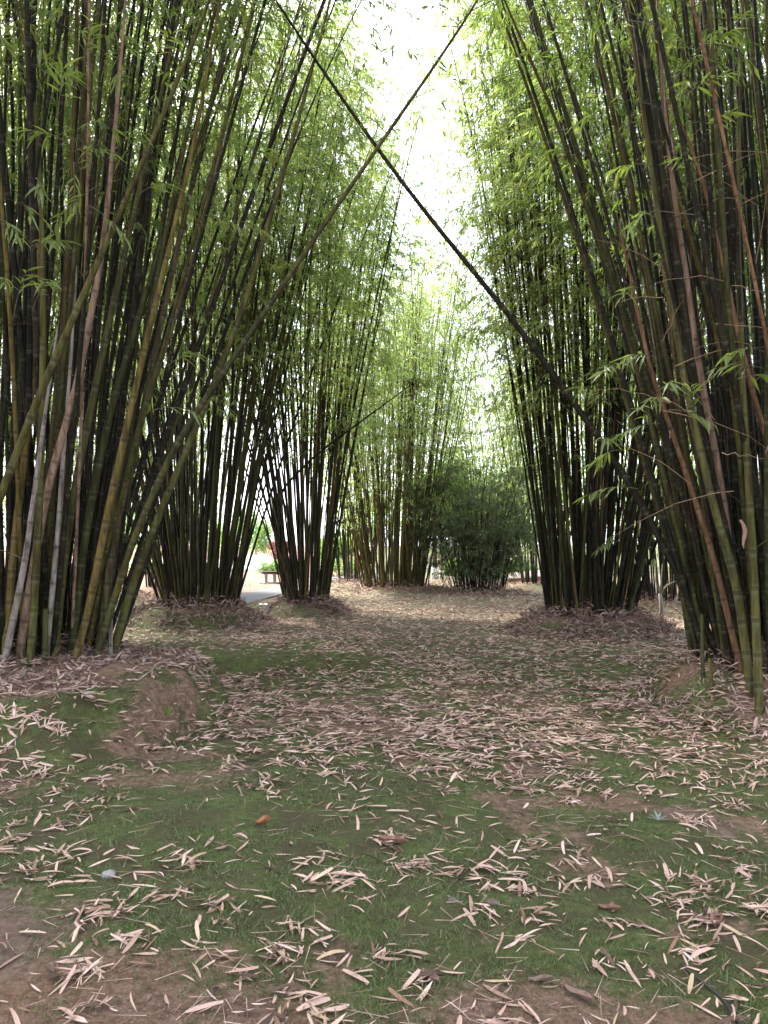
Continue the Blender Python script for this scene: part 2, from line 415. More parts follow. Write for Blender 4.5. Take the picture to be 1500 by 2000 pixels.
tag(obj('path', mesh_np('path', PV, np.stack([ii, ii + 5, ii + 6, ii + 1], -1), [k.m], smooth=True)), 'grey gravel path winding behind the left clumps', kind='structure')

# ------------------------------------------------------------------ bamboo: curves, culms, foliage
def spine(L, lean, arch, az, g, n=41):
    """a culm rising from the origin, leaning and arching towards azimuth az"""
    q = np.linspace(0, 1, n)
    th = lean + np.radians(arch) * q ** 2.6 + np.radians(g.normal(0, 1.2)) * np.sin(q * math.pi * g.uniform(.7, 1.8))
    ph = np.radians(g.normal(0, 1.6)) * np.sin(q * math.pi * g.uniform(1, 2)) + np.radians(g.normal(0, 9)) * q ** 2
    d = np.stack([np.sin(th), np.sin(ph) * np.cos(th), np.cos(th) * np.cos(ph)], -1)
    ca, sa = math.cos(az), math.sin(az)
    d = np.stack([d[:, 0] * ca - d[:, 1] * sa, d[:, 0] * sa + d[:, 1] * ca, d[:, 2]], -1)
    return np.concatenate([[[0, 0, 0]], np.cumsum((d[:-1] + d[1:]) / 2, 0) * (L / (n - 1))])
def sample(P, t):
    t = np.clip(t, 0, 1) * (len(P) - 1); i = np.minimum(t.astype(int), len(P) - 2); f = (t - i)[..., None]
    return P[i] * (1 - f) + P[i + 1] * f

def culm_mesh(name, P, L, r0, mat, seed, r1=.005, sides=8, stubs=True, rings=4, tip=.6, stubp=.22):
    g = np.random.default_rng(seed)
    z = [g.uniform(-.1, .1)]; il = .20; k0 = g.uniform(.8, 1.3)
    while z[-1] < L: z.append(z[-1] + il * k0 * g.uniform(.9, 1.1)); il = min(il + .03, .40)
    z = np.array([a for a in z if .03 < a < L - .02]) / L
    rr = lambda t: r0 * (1 - .15 * t) * np.clip(1 - (t ** 1.7), 0, 1) + r1
    ts, rs, nd = [0.0], [rr(0.0)], [0.0]
    for t in z:
        r = rr(t); e = .010 / L * (1 + 20 * r)
        if rings == 4 and t < .6: ts += [t - 5 * e, t - 2 * e, t, t + 1.5 * e]; rs += [r * .99, r, r * 1.09 + .0006, r]; nd += [0, .22, 1, 0]
        elif rings >= 3 and t < .75: ts += [t - 1.8 * e, t, t + 1.8 * e]; rs += [r * .99, r * 1.07, r]; nd += [0, 1, 0]
        else: ts += [t]; rs += [r * 1.03]; nd += [0]
    ts.append(1.0); rs.append(r1 * tip); nd.append(0)
    ts = np.array(ts); rs = np.array(rs)
    V, F = tube_geo(sample(P, ts), rs, sides)
    nd = np.repeat(nd, sides)
    Vs, Fs, ns = [V], [F], len(V); at = [nd]
    if stubs:                                            # short dry branch stubs and sheaths at the nodes
        T = norm(np.gradient(P, axis=0))
        for t in z[2:]:
            for _ in range(int(stubp + g.random())):
                p = sample(P, np.array([t]))[0]; a = g.uniform(0, 6.28); d = np.array([math.cos(a), math.sin(a), g.uniform(.3, 1.1)]); d /= np.linalg.norm(d)
                ln = g.uniform(.03, .10) if g.random() < .75 else g.uniform(.15, .45)
                q = np.linspace(0, 1, 3)[:, None]; pts = p + d * rr(t) * .6 + d * ln * q + np.array([0, 0, -.15 * ln]) * q ** 2
                v, f = tube_geo(pts, np.array([.0045, .0035, .0015]), 4)
                Vs.append(v); Fs.append(f + ns); ns += len(v); at.append(np.full(len(v), .55))
    me = mesh_np(name, np.concatenate(Vs), np.concatenate(Fs), [mat], attr={'nd': np.concatenate(at)}, smooth=True)
    return me, z

def leaf_geo(P, D, N, ln, wd, droop, base=0):
    """folded lanceolate leaves: two triangles that meet along the midrib"""
    D = norm(D); S = norm(np.cross(D, N)); U = np.cross(S, D)
    ln = ln[:, None]; wd = wd[:, None]; dr = droop[:, None] * ln
    t = P + D * ln - np.array([0, 0, 1.0]) * dr
    c = P + D * ln * .40 - np.array([0, 0, .2]) * dr
    V = np.stack([P, c + S * wd * .55 + U * wd * .2, t, c - S * wd * .55 + U * wd * .2], 1).reshape(-1, 3)
    i = np.arange(len(P))[:, None] * 4 + base
    F = np.concatenate([i + np.array([[0, 1, 2]]), i + np.array([[0, 2, 3]])], 1).reshape(-1, 3)
    return V, F

def twig_geo(P0, D, Ln, droop, nseg, r0, base):
    q = np.linspace(0, 1, nseg + 1)
    C = P0[:, None] + D[:, None] * (Ln[:, None] * q)[..., None]
    C[..., 2] -= droop[:, None] * Ln[:, None] * q ** 2
    A = norm(np.cross(D, np.array([.3, .2, 1.0]))); B = np.cross(D, A)
    rad = (r0[:, None] * (1 - .75 * q))[..., None, None]
    th = np.arange(3) * 2.0944
    V = C[:, :, None] + rad * (np.cos(th)[None, None, :, None] * A[:, None, None] + np.sin(th)[None, None, :, None] * B[:, None, None])
    N = len(P0); n0 = (np.arange(N) * (nseg + 1) * 3)[:, None, None] + (np.arange(nseg) * 3)[None, :, None]
    j = np.arange(3)[None, None]
    F = np.stack([n0 + j, n0 + (j + 1) % 3, n0 + 3 + (j + 1) % 3, n0 + 3 + j], -1).reshape(-1, 4) + base
    return C, V.reshape(-1, 3), F

def foliage_mesh(name, P, z, L, s0, seed, per=2.2, sub=3, lf=6, leafmat=None, lscale=1.0, top=1.0, seg=2, bias=None):
    g = np.random.default_rng(seed)
    T = norm(np.gradient(P, axis=0))
    tt = []
    for t in z[z > s0]:
        den = np.interp(t, [s0, s0 + .2, .8, 1], [.3, 1, 1.15, 1.0]) * per * (.15 if g.random() < .36 else 1.5)
        tt += [t] * int(den + g.random())
    tt += list(g.uniform(.92, 1, 4))
    tt = np.array(tt); n = len(tt)
    p = sample(P, tt); tg = norm(sample(T, tt))
    az = g.uniform(0, 2 * math.pi, n); rd = np.stack([np.cos(az), np.sin(az), np.zeros(n)], -1)
    if bias is not None: rd = norm(rd + .5 * np.asarray(bias))
    an = np.radians(g.normal(52, 13, n))[:, None]
    D = norm(tg * np.cos(an) + rd * np.sin(an))
    Ln = np.interp(tt, [s0, s0 + .25, .75, 1], [.6, 1.15, .8, .4]) * g.uniform(.55, 1.25, n) * top
    C, V1, F1 = twig_geo(p, D, Ln, g.uniform(.2, .7, n), 4, np.full(n, .005), 0)
    if seg != 4:
        _, V1, F1 = twig_geo(p, D, Ln, g.uniform(.2, .7, n) * 0 + .45, seg, np.full(n, .005), 0)
    C = p[:, None] + D[:, None] * (Ln[:, None] * np.linspace(0, 1, 5))[..., None]; C[..., 2] -= .45 * Ln[:, None] * np.linspace(0, 1, 5) ** 2
    # side twigs
    m = n * sub; idx = np.repeat(np.arange(n), sub); f = g.uniform(.3, 1, m)
    cp = C[idx]; ts = f * 4; i = np.minimum(ts.astype(int), 3); fr = (ts - i)[:, None]
    ar = np.arange(m); sp = cp[ar, i] * (1 - fr) + cp[ar, i + 1] * fr
    sd = norm(cp[ar, i + 1] - cp[ar, i]); rv = norm(g.normal(size=(m, 3)) * np.array([1, 1, .22]))
    SD = norm(sd * .6 + rv * .75 + np.array([0, 0, .05])); SL = g.uniform(.16, .42, m) * top
    q2 = np.linspace(0, 1, 3); C2 = sp[:, None] + SD[:, None] * (SL[:, None] * q2)[..., None]; C2[..., 2] -= .35 * SL[:, None] * q2 ** 2
    sx = norm(np.cross(SD, np.array([.2, .1, 1.0]))) * .0032
    V2 = np.stack([C2[:, 0] - sx, C2[:, 0] + sx, C2[:, 2]], 1).reshape(-1, 3); F2 = np.arange(m * 3).reshape(-1, 3) + len(V1)
    # leaves
    q = m * lf; idx = np.repeat(np.arange(m), lf); f = g.uniform(.2, 1, q) ** .7
    cp = C2[idx]; ts = f * 2; i = np.minimum(ts.astype(int), 1); fr = (ts - i)[:, None]; ar = np.arange(q)
    lp = cp[ar, i] * (1 - fr) + cp[ar, i + 1] * fr; ld = norm(cp[ar, i + 1] - cp[ar, i])
    LD = norm(ld * .75 + norm(g.normal(size=(q, 3)) * np.array([1, 1, .35])) * .65 + np.array([0, 0, -.26]))
    up = norm(np.array([0, 0, 1.0]) + g.normal(size=(q, 3)) * .38)
    V3, F3 = leaf_geo(lp, LD, up, g.uniform(.085, .165, q) * lscale, g.uniform(.014, .024, q) * lscale, g.uniform(.0, .35, q), len(V1) + len(V2))
    rnd = np.concatenate([np.zeros(len(V1) + len(V2)), np.repeat(g.random(q) * .65, 4)])
    fm = np.concatenate([np.ones(len(F1) + len(F2)), np.zeros(len(F3))])
    return mesh_np(name, np.concatenate([V1, V2, V3]), [F1, F2, F3], [leafmat, M['twig']], fm, {'rnd': rnd})

LAB = {
 'A': 'huge bamboo clump filling the left edge, nearest on the left',
 'B': 'tall bamboo clump on a leaf mound, second from the camera on the left',
 'C': 'narrow bamboo clump right of the bench on its own small mound',
 'D': 'bamboo clump of yellowish culms at the middle of the far end',
 'K': 'distant bamboo clump seen between the narrow clump and the yellowish middle one',
 'E': 'short dark bushy bamboo clump at the far end beside the brick wall',
 'G': 'tall dark bamboo clump on a leaf mound, second from the camera on the right',
 'H': 'huge bamboo clump with rusty dead culms at the right edge',
 'I': 'shaded bamboo clump behind the pale forked stem on the right',
 'J': 'drooping bamboo clump far back, left behind the dark right clump',
 'P': 'pale feathery bamboo clump rising behind the dark bushy one',
 'S': 'distant bamboo clump glimpsed through the culms of the second left clump',
 'F': 'distant bamboo clump across the path behind the left edge clump',
 'L': 'bamboo clump half hidden behind the left edge clump',
 'N': 'bamboo clump half hidden behind the right edge clump',
 'O': 'unseen bamboo clump added left of the viewer to cast shade',
 'Q': 'unseen bamboo clump added right of the viewer to cast shade',
}
ROOT = {}
LOD = {'A': 0, 'H': 0, 'B': 1, 'C': 1, 'G': 1}
for key, (cx, cy_, rad, n, Hm, lean, _) in CL.items():
    g = np.random.default_rng(sum(map(ord, key)) * 13)
    root = empty('bamboo_clump', (cx, cy_, h1(cx, cy_) - .05))
    tag(root, LAB[key], 'bamboo', 'bamboo clumps of the grove'); ROOT[key] = root
    lod = LOD.get(key, 2)
    for i in range(n):
        fr = math.sqrt((i + .5) / n) if i % 3 else g.uniform(.75, 1.0)
        a = i * 2.39996 + g.normal(0, .25)
        r = rad * fr * g.uniform(.92, 1.06)
        x, y = cx + r * math.cos(a), cy_ + r * math.sin(a)
        az = a + g.normal(0, .4)
        ln = R(lean * (fr ** 1.25) * ((.25 + .85 * g.random() ** 1.25) if lod == 0 else g.uniform(.4, 1.05)) + g.normal(0, 1.3))
        arch = max(2, 5 + 34 * fr ** 2 * g.uniform(.3, 1.2)) * (.55 if key in 'DG' else 1)
        gs_ = GLADE.get(key)
        if gs_ and math.cos(az) * gs_[0] > .25: ln *= gs_[1]; arch *= gs_[2]
        L = Hm * (g.uniform(.55, 1.3) if key == 'E' else g.uniform(.76, 1.1)); u = g.random(); mat = M['culm']
        if key == 'D': mat = M['yellow'] if u < .25 else (M['olive'] if u < .6 else mat)
        elif key == 'E': mat = M['dark']
        elif key == 'H': mat = M['rust'] if u < .05 else (M['tan'] if u < .07 else (M['dark'] if u < .72 else mat))
        elif key == 'A': mat = M['tan'] if u < .02 else (M['dark'] if u < .68 else (M['yellow'] if u > .95 else mat))
        elif key in 'GI': mat = M['dark'] if u < .65 else (M['rust'] if u > .97 else mat)
        else: mat = M['yellow'] if u < .06 else (M['dark'] if u < .5 else mat)
        dead = mat in (M['rust'], M['tan']) or g.random() < .06
        sd = int(g.integers(1 << 30))
        P = spine(L, ln, arch, az, g)
        r0 = (.011 + .017 * g.random()) * (.6 if key == 'E' else (1.0 if lod == 0 else .9))
        cm, z = culm_mesh('culm', P, L, r0, mat, sd, sides=(6, 5, 4)[lod], rings=(4, 3, 2)[lod], stubs=lod == 0)
        o = obj('culm', cm, root); o.location = (x - cx, y - cy_, h1(x, y) - .05 - root.location.z)
        if dead: continue
        b = (math.cos(az), math.sin(az), 0)
        if key == 'E': fm = foliage_mesh('foliage', P, z, L, .16, sd + 7, per=2.2, sub=3, lf=6, leafmat=M['leaf_dark'], lscale=1.2, top=.85, seg=1, bias=b)
        else:
            pr, sb, lf, ls, sg = ((1.35, 3, 6, 1.05, 2), (2.3, 3, 7, 1.05, 1), (1.8, 3, 4, 1.35, 1))[lod]
            if key in 'OQ': pr, sb, lf, ls = 1.3, 2, 4, 1.9
            pr *= g.uniform(.5, 1.5)
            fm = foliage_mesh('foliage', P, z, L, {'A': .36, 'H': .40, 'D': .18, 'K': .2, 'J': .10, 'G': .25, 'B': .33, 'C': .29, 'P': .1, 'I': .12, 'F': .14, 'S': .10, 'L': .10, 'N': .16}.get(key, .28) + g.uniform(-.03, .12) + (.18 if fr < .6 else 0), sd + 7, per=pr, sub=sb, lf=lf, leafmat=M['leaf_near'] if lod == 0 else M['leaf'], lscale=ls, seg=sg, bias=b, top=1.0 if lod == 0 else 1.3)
        f = obj('foliage', fm, o); f['kind'] = 'stuff'

# ------------------------------------------------------------------ single culms the photograph lets one pick out
def smooth_curve(pts, n):
    pts = np.asarray(pts, float); d = np.concatenate([[0], np.cumsum(np.linalg.norm(np.diff(pts, axis=0), axis=1))])
    t = np.linspace(0, d[-1], n); P = np.stack([np.interp(t, d, pts[:, k]) for k in range(3)], -1)
    for _ in range(n // 6):
        P[1:-1] = (P[:-2] + 2 * P[1:-1] + P[2:]) / 4
    return P, d[-1]
def hero(key, pix, r0, mat, seed, label=None, ground_it=True, leaves=0.0, r1=.008, stub=.3, lper=1.2):
    pts = [world_at(*p) for p in pix]
    if ground_it:
        d = pts[0] - pts[1]; zb = h1(pts[0][0], pts[0][1]) - .08
        if pts[0][2] > zb + .05:
            t = (pts[0][2] - zb) / max(.05, -d[2] / np.linalg.norm(d)); e = pts[0] + d / np.linalg.norm(d) * t
            e[2] = h1(e[0], e[1]) - .08; pts.insert(0, e)
    P, L = smooth_curve(pts, 61)
    o0 = P[0].copy(); me, z = culm_mesh('culm', P - o0, L, r0, mat, seed, r1=r1, sides=10, stubp=stub)
    c = obj('culm', me, ROOT[key]); c.location = [float(v) for v in (o0 - np.array(ROOT[key].location))]
    if label: c['label'] = label
    if leaves:
        f = obj('foliage', foliage_mesh('foliage', P - o0, z, L, leaves, seed + 5, per=lper, sub=2, lf=6, leafmat=M['leaf_near'], top=.7), c); f['kind'] = 'stuff'
    return c
hero('A', [(185, 1297, 7.1), (255, 1065, 6.95), (345, 860, 6.8), (420, 752, 6.75), (510, 620, 6.7), (600, 486, 6.65), (740, 285, 6.6), (895, 62, 6.5), (970, -60, 6.4)],
     .026, M['culm'], 2001, 'long olive culm leaning right across the gap', leaves=.7, stub=1.2, lper=.8)
hero('H', [(1372, 1215, 7.4), (1300, 1075, 7.5), (1245, 965, 7.55), (1180, 870, 7.6), (1100, 757, 7.6), (1000, 622, 7.5), (900, 500, 7.4), (820, 402, 7.4), (740, 295, 7.3), (640, 152, 7.2), (560, 35, 7.1), (500, -60, 7.0)],
     .030, M['dark'], 2002, 'long dark culm leaning left across the gap', leaves=.55, stub=2.2, lper=.6)
hero('A', [(-80, 1170, 6.5), (0, 972, 6.4), (80, 762, 6.3), (150, 605, 6.25), (240, 402, 6.2), (330, 200, 6.2), (400, 25, 6.2), (440, -80, 6.2)], .031, M['olive'], 2003, leaves=.85)
hero('A', [(52, 1190, 6.95), (90, 960, 6.75), (150, 757, 6.65), (200, 500, 6.6), (225, 250, 6.6), (246, 0, 6.6), (250, -80, 6.6)], .031, M['tan'], 2004, 'dead pinkish tan culm')
hero('A', [(22, 1230, 6.75), (50, 1092, 6.6), (72, 925, 6.5), (98, 740, 6.5), (112, 640, 6.5)], .023, M['pale'], 2005, 'bleached pale dead culm')
hero('A', [(100, 1180, 7.05), (116, 1010, 6.9), (124, 880, 6.85), (142, 660, 6.8), (150, 520, 6.8)], .020, M['pale'], 2006, 'thin grey dead culm')
hero('A', [(145, 1297, 7.05), (172, 1200, 7.0), (200, 1050, 6.9), (226, 925, 6.85), (290, 650, 6.8), (380, 280, 6.7), (440, -60, 6.7)], .028, M['yellow'], 2007, leaves=.8)
hero('A', [(58, 1312, 6.8), (70, 1130, 6.7), (76, 1000, 6.65), (82, 850, 6.6), (85, 500, 6.6), (70, 200, 6.6), (30, -60, 6.6)], .027, M['olive'], 2008)
hero('A', [(217, 1288, 7.3), (260, 1135, 7.3), (320, 980, 7.3), (372, 862, 7.3), (470, 620, 7.3), (565, 300, 7.2), (640, 20, 7.2), (660, -60, 7.2)], .030, M['olive'], 2009, leaves=.7)
hero('A', [(105, 1290, 7.2), (125, 1080, 7.2), (160, 880, 7.2), (215, 620, 7.2), (300, 250, 7.2), (365, -40, 7.2)], .034, M['olive'], 2010)
hero('A', [(137, 1290, 7.4), (165, 1050, 7.4), (215, 800, 7.4), (330, 430, 7.4), (430, 160, 7.4), (500, -50, 7.4)], .032, M['culm'], 2011, leaves=.8)
hero('A', [(195, 1285, 7.5), (215, 1080, 7.5), (275, 820, 7.5), (390, 470, 7.5), (470, 110, 7.5), (510, -60, 7.5)], .029, M['culm'], 2012, leaves=.75)
hero('A', [(10, 1290, 6.9), (25, 1080, 6.9), (60, 800, 6.9), (85, 420, 6.9), (60, 150, 6.9), (20, -60, 6.9)], .028, M['yellow'], 2013)
hero('H', [(1500, 870, 6.5), (1450, 695, 6.5), (1425, 565, 6.45), (1400, 475, 6.4), (1380, 370, 6.4), (1340, 252, 6.4), (1300, 190, 6.4)], .021, M['rust'], 2020, 'thin rusty dead culm', ground_it=True)
hero('H', [(1440, 1190, 6.9), (1405, 920, 6.8), (1360, 695, 6.75), (1350, 600, 6.7), (1335, 500, 6.7), (1322, 420, 6.7), (1300, 250, 6.7), (1285, 40, 6.7), (1280, -60, 6.7)], .028, M['tan'], 2021, 'dead pinkish culm')
hero('H', [(1428, 1230, 6.8), (1395, 1090, 6.75), (1370, 1015, 6.7), (1345, 940, 6.7), (1315, 850, 6.7), (1268, 715, 6.7), (1235, 560, 6.7), (1205, 420, 6.7)], .020, M['rust'], 2022, 'thin rust brown dead culm')
hero('H', [(1470, 1000, 6.8), (1410, 695, 6.8), (1375, 550, 6.8), (1340, 440, 6.8), (1298, 295, 6.8), (1230, 60, 6.8), (1200, -60, 6.8)], .027, M['yellow'], 2023)
hero('H', [(1452, 1235, 6.5), (1440, 1135, 6.5), (1396, 1000, 6.5), (1340, 760, 6.6), (1300, 520, 6.6), (1262, 250, 6.6), (1215, -60, 6.6)], .029, M['olive'], 2024, leaves=.9)
hero('H', [(1480, 1300, 6.35), (1474, 1150, 6.4), (1466, 1000, 6.4), (1450, 760, 6.45), (1440, 420, 6.5), (1450, 0, 6.5), (1455, -60, 6.5)], .027, M['olive'], 2025)
hero('H', [(1355, 1290, 7.9), (1325, 1090, 7.9), (1290, 900, 7.9), (1235, 660, 7.9), (1165, 420, 7.9), (1075, 130, 7.9), (1020, -40, 7.9)], .033, M['culm'], 2026, leaves=.7)
hero('H', [(1368, 1280, 7.7), (1350, 1130, 7.7), (1300, 850, 7.7), (1200, 560, 7.7), (1120, 330, 7.6), (1030, 150, 7.5), (905, 100, 7.4)][:5] + [(1010, 190, 7.5), (905, 105, 7.4)][:0] + [(1070, 190, 7.5), (1010, 60, 7.5), (960, -60, 7.4)], .030, M['culm'], 2027, leaves=.65)
hero('C', [(566, 1165, 16.9), (548, 1060, 16.6), (545, 960, 16.2), (620, 885, 15.8), (720, 812, 15.4), (780, 768, 15.1), (825, 736, 15.0)][1:], .022, M['dark'], 2031, 'thin culm drooping right with leaves at its tip', ground_it=False, leaves=.75, r1=.006)

# ------------------------------------------------------------------ leafy sprays close to the camera, leaf by leaf
def big_leaf(seed):
    g = np.random.default_rng(seed); n = 6; q = np.linspace(0, 1, n); wv = np.array([.12, .8, 1, .78, .42, .02])
    V = []
    bend = g.uniform(.1, .55); fold = g.uniform(.1, .3)
    for a, ww in zip(q, wv):
        zc = -bend * a * a
        V += [(a, ww * .5, zc + fold * ww * .12), (a, 0, zc), (a, -ww * .5, zc + fold * ww * .12)]
    V = np.array(V) * np.array([1, .15, 1])
    F = [[3 * i + j, 3 * i + j + 1, 3 * i + j + 4, 3 * i + j + 3] for i in range(n - 1) for j in range(2)]
    return mesh_np('leaf', V, np.array(F), [M['leaf_near']], attr={'rnd': np.full(len(V), g.uniform(.3, .6))}, smooth=True)
BL = [big_leaf(3000 + i) for i in range(8)]
from mathutils import Vector, Matrix
def frame(d, up):
    x = Vector(d).normalized(); y = Vector(up).cross(x)
    if y.length < 1e-3: y = Vector((0, 1, 0))
    y.normalize(); z = x.cross(y)
    return Matrix((x, y, z)).transposed()
gs = np.random.default_rng(77)
def spray(key, p, d, ln, n):
    root = ROOT[key]; p = np.asarray(p, float) - np.array(root.location); d = norm(np.asarray(d, float))
    q = np.linspace(0, 1, 7)[:, None]
    C = d * ln * q + np.array([0, 0, -.35 * ln]) * q ** 2
    V, F = tube_geo(C, np.interp(q[:, 0], [0, 1], [.004, .0012]), 5)
    t = obj('leaf_spray', mesh_np('leaf_spray', V, F, [M['twig']], smooth=True), root); t.location = [float(v) for v in p]
    for i in range(n):
        f = .3 + .7 * (i + 1) / n; k_ = min(int(f * 6), 5); pos = C[k_] * (1 - (f * 6 - k_)) + C[k_ + 1] * (f * 6 - k_) if k_ < 6 else C[-1]
        tg = norm(C[min(k_ + 1, 6)] - C[k_]); side = norm(np.cross(tg, [0, 0, 1.0])) * (1 if i % 2 else -1)
        dd = norm(tg * .8 + side * gs.uniform(.3, .9) + np.array([0, 0, gs.uniform(-.75, .1)]) + gs.normal(size=3) * .15)
        o = obj('leaf', BL[gs.integers(8)], t); s = gs.uniform(.11, .19)
        o.matrix_local = Matrix.Translation(Vector([float(v) for v in pos])) @ (frame(dd, (gs.normal() * .4, gs.normal() * .4, 1)).to_4x4()) @ Matrix.Diagonal((s, s * gs.uniform(.8, 1.2), s, 1))
for key, px, py, Y, n_sp, spread, dirx in (('A', 150, 300, 6.2, 6, .22, .8), ('A', 75, 345, 6.1, 3, .2, -.4), ('A', 15, 480, 5.9, 3, .15, .7), ('A', 20, 590, 6.0, 2, .12, .6), ('A', 130, 440, 6.2, 3, .2, .5),
                                          ('A', 240, 130, 6.3, 3, .3, .6), ('A', 420, 20, 6.0, 2, .12, .2), ('A', 300, 790, 6.6, 2, .25, .7), ('A', 440, 330, 6.9, 3, .3, .8),
                                          ('H', 1270, 690, 6.4, 3, .2, -.6), ('H', 1260, 790, 6.4, 4, .22, -.5), ('H', 1350, 760, 6.3, 3, .2, .5), ('H', 1440, 110, 6.3, 4, .3, -.5), ('H', 1370, 235, 6.3, 3, .25, .6),
                                          ('H', 1210, 830, 6.8, 2, .2, -.7), ('H', 1340, 300, 6.3, 2, .2, -.6), ('H', 1470, 690, 6.1, 2, .15, -.5), ('H', 1230, 960, 7.0, 2, .2, -.7), ('G', 1180, 990, 12.2, 3, .4, -.4), ('C', 806, 750, 15.0, 3, .06, .5)):
    c = world_at(px, py, Y)
    for i in range(n_sp):
        spray(key, c + gs.normal(size=3) * spread, (dirx + gs.normal() * .45, -.4 + gs.normal() * .4, .25 + gs.normal() * .3), gs.uniform(.3, .6), int(gs.integers(9, 15)))

# thin dry twigs poking out of the right clump, and a hanging sheath
for i in range(26):
    p = world_at(gs.uniform(1290, 1500), gs.uniform(240, 1000), gs.uniform(6.1, 6.6)); a = gs.uniform(0, 6.28)
    d = norm(np.array([math.cos(a), -.35 + .3 * math.sin(a), gs.uniform(-.2, .7)])); ln = gs.uniform(.35, 1.1)
    q = np.linspace(0, 1, 7)[:, None]; C = d * ln * q + np.array([0, 0, -.25 * ln]) * q ** 2 + gs.normal(size=(7, 3)) * .008
    V, F = tube_geo(C, np.interp(q[:, 0], [0, 1], [.004, .001]), 4)
    t = obj('dry_twig', mesh_np('dry_twig', V, F, [M['dead_twig']], smooth=True), ROOT['H']); t.location = [float(v) for v in p - np.array(ROOT['H'].location)]
def sheath(key, px, py, Y, ln, wd, mat, tilt):
    n = 7; V = []
    for i in range(n):
        a = i / (n - 1); ww = wd * math.sin(math.pi * (.18 + .8 * a)) ** .8
        for j in range(5):
            th = (j - 2) * .62; V.append((math.sin(th) * ww + tilt * a * ln + .02 * math.sin(a * 5), -math.cos(th) * ww * .6 - .03 * a, -a * ln))
    F = [[5 * i + j, 5 * i + j + 1, 5 * i + j + 6, 5 * i + j + 5] for i in range(n - 1) for j in range(4)]
    o = obj('culm_sheath', mesh_np('culm_sheath', np.array(V), np.array(F), [mat], attr={'rnd': np.full(len(V), .3)}, smooth=True), ROOT[key])
    o.location = [float(v) for v in world_at(px, py, Y) - np.array(ROOT[key].location)]; return o
sheath('H', 1446, 1015, 6.35, .24, .020, M['sheath'], .12)['label'] = 'curled dry sheath hanging down'
# cut stubs among the culms
for key, px, py0, py1, Y, r_, mt in (('A', 216, 1285, 1205, 7.15, .022, 'pale'), ('A', 278, 1328, 1302, 6.75, .018, 'pale'), ('A', 46, 1352, 1330, 6.3, .017, 'pale'), ('A', 88, 1285, 1190, 7.0, .03, 'olive'),
                                 ('A', 283, 1322, 1298, 6.8, .012, 'pale'), ('H', 1390, 1330, 1285, 6.75, .020, 'culm'), ('H', 1372, 1315, 1200, 7.0, .020, 'culm')):
    b = world_at(px, py0, Y); b[2] = h1(b[0], b[1]) - .05; tp = world_at(px + gs.normal() * 3, py1, Y); tp[2] = max(tp[2], b[2] + .12)
    me, z = culm_mesh('cut_stub', np.linspace(0, 1, 9)[:, None] * (tp - b), float(np.linalg.norm(tp - b)), r_ * .15, M[mt], 4000 + px, r1=r_ * .75, sides=9, stubs=False, tip=1.0)
    s_ = obj('cut_stub', me, ROOT[key]); s_.location = [float(v) for v in b - np.array(ROOT[key].location)]

# pale forked dead stem between the two right clumps
b = world_at(1291, 1222, 15.0); b[2] = h1(b[0], b[1]) - .05
ds = empty('dead_stem', b); tag(ds, 'pale forked dead stem standing between the two right clumps', 'dead stem')
mb = MB(); mb.tube([(0, 0, 0), (.02, 0, .3), (-.01, 0, .62)], [.065, .045, .034], 9); mb.build('trunk', plain('pale_bark', (.17, .15, .13), .9, .3, 25, .4), ds, True)
for pts in ([(-.01, 0, .6), (-.08, .02, .85), (-.09, 0, 1.15)], [(-.01, 0, .6), (.12, 0, .78), (.3, .03, .86)], [(0, 0, .55), (.03, .03, .9), (.06, .04, 1.2)]):
    mb = MB(); mb.tube(pts, [.022, .013, .006], 7); mb.build('branch', bpy.data.materials['pale_bark'], ds, True)

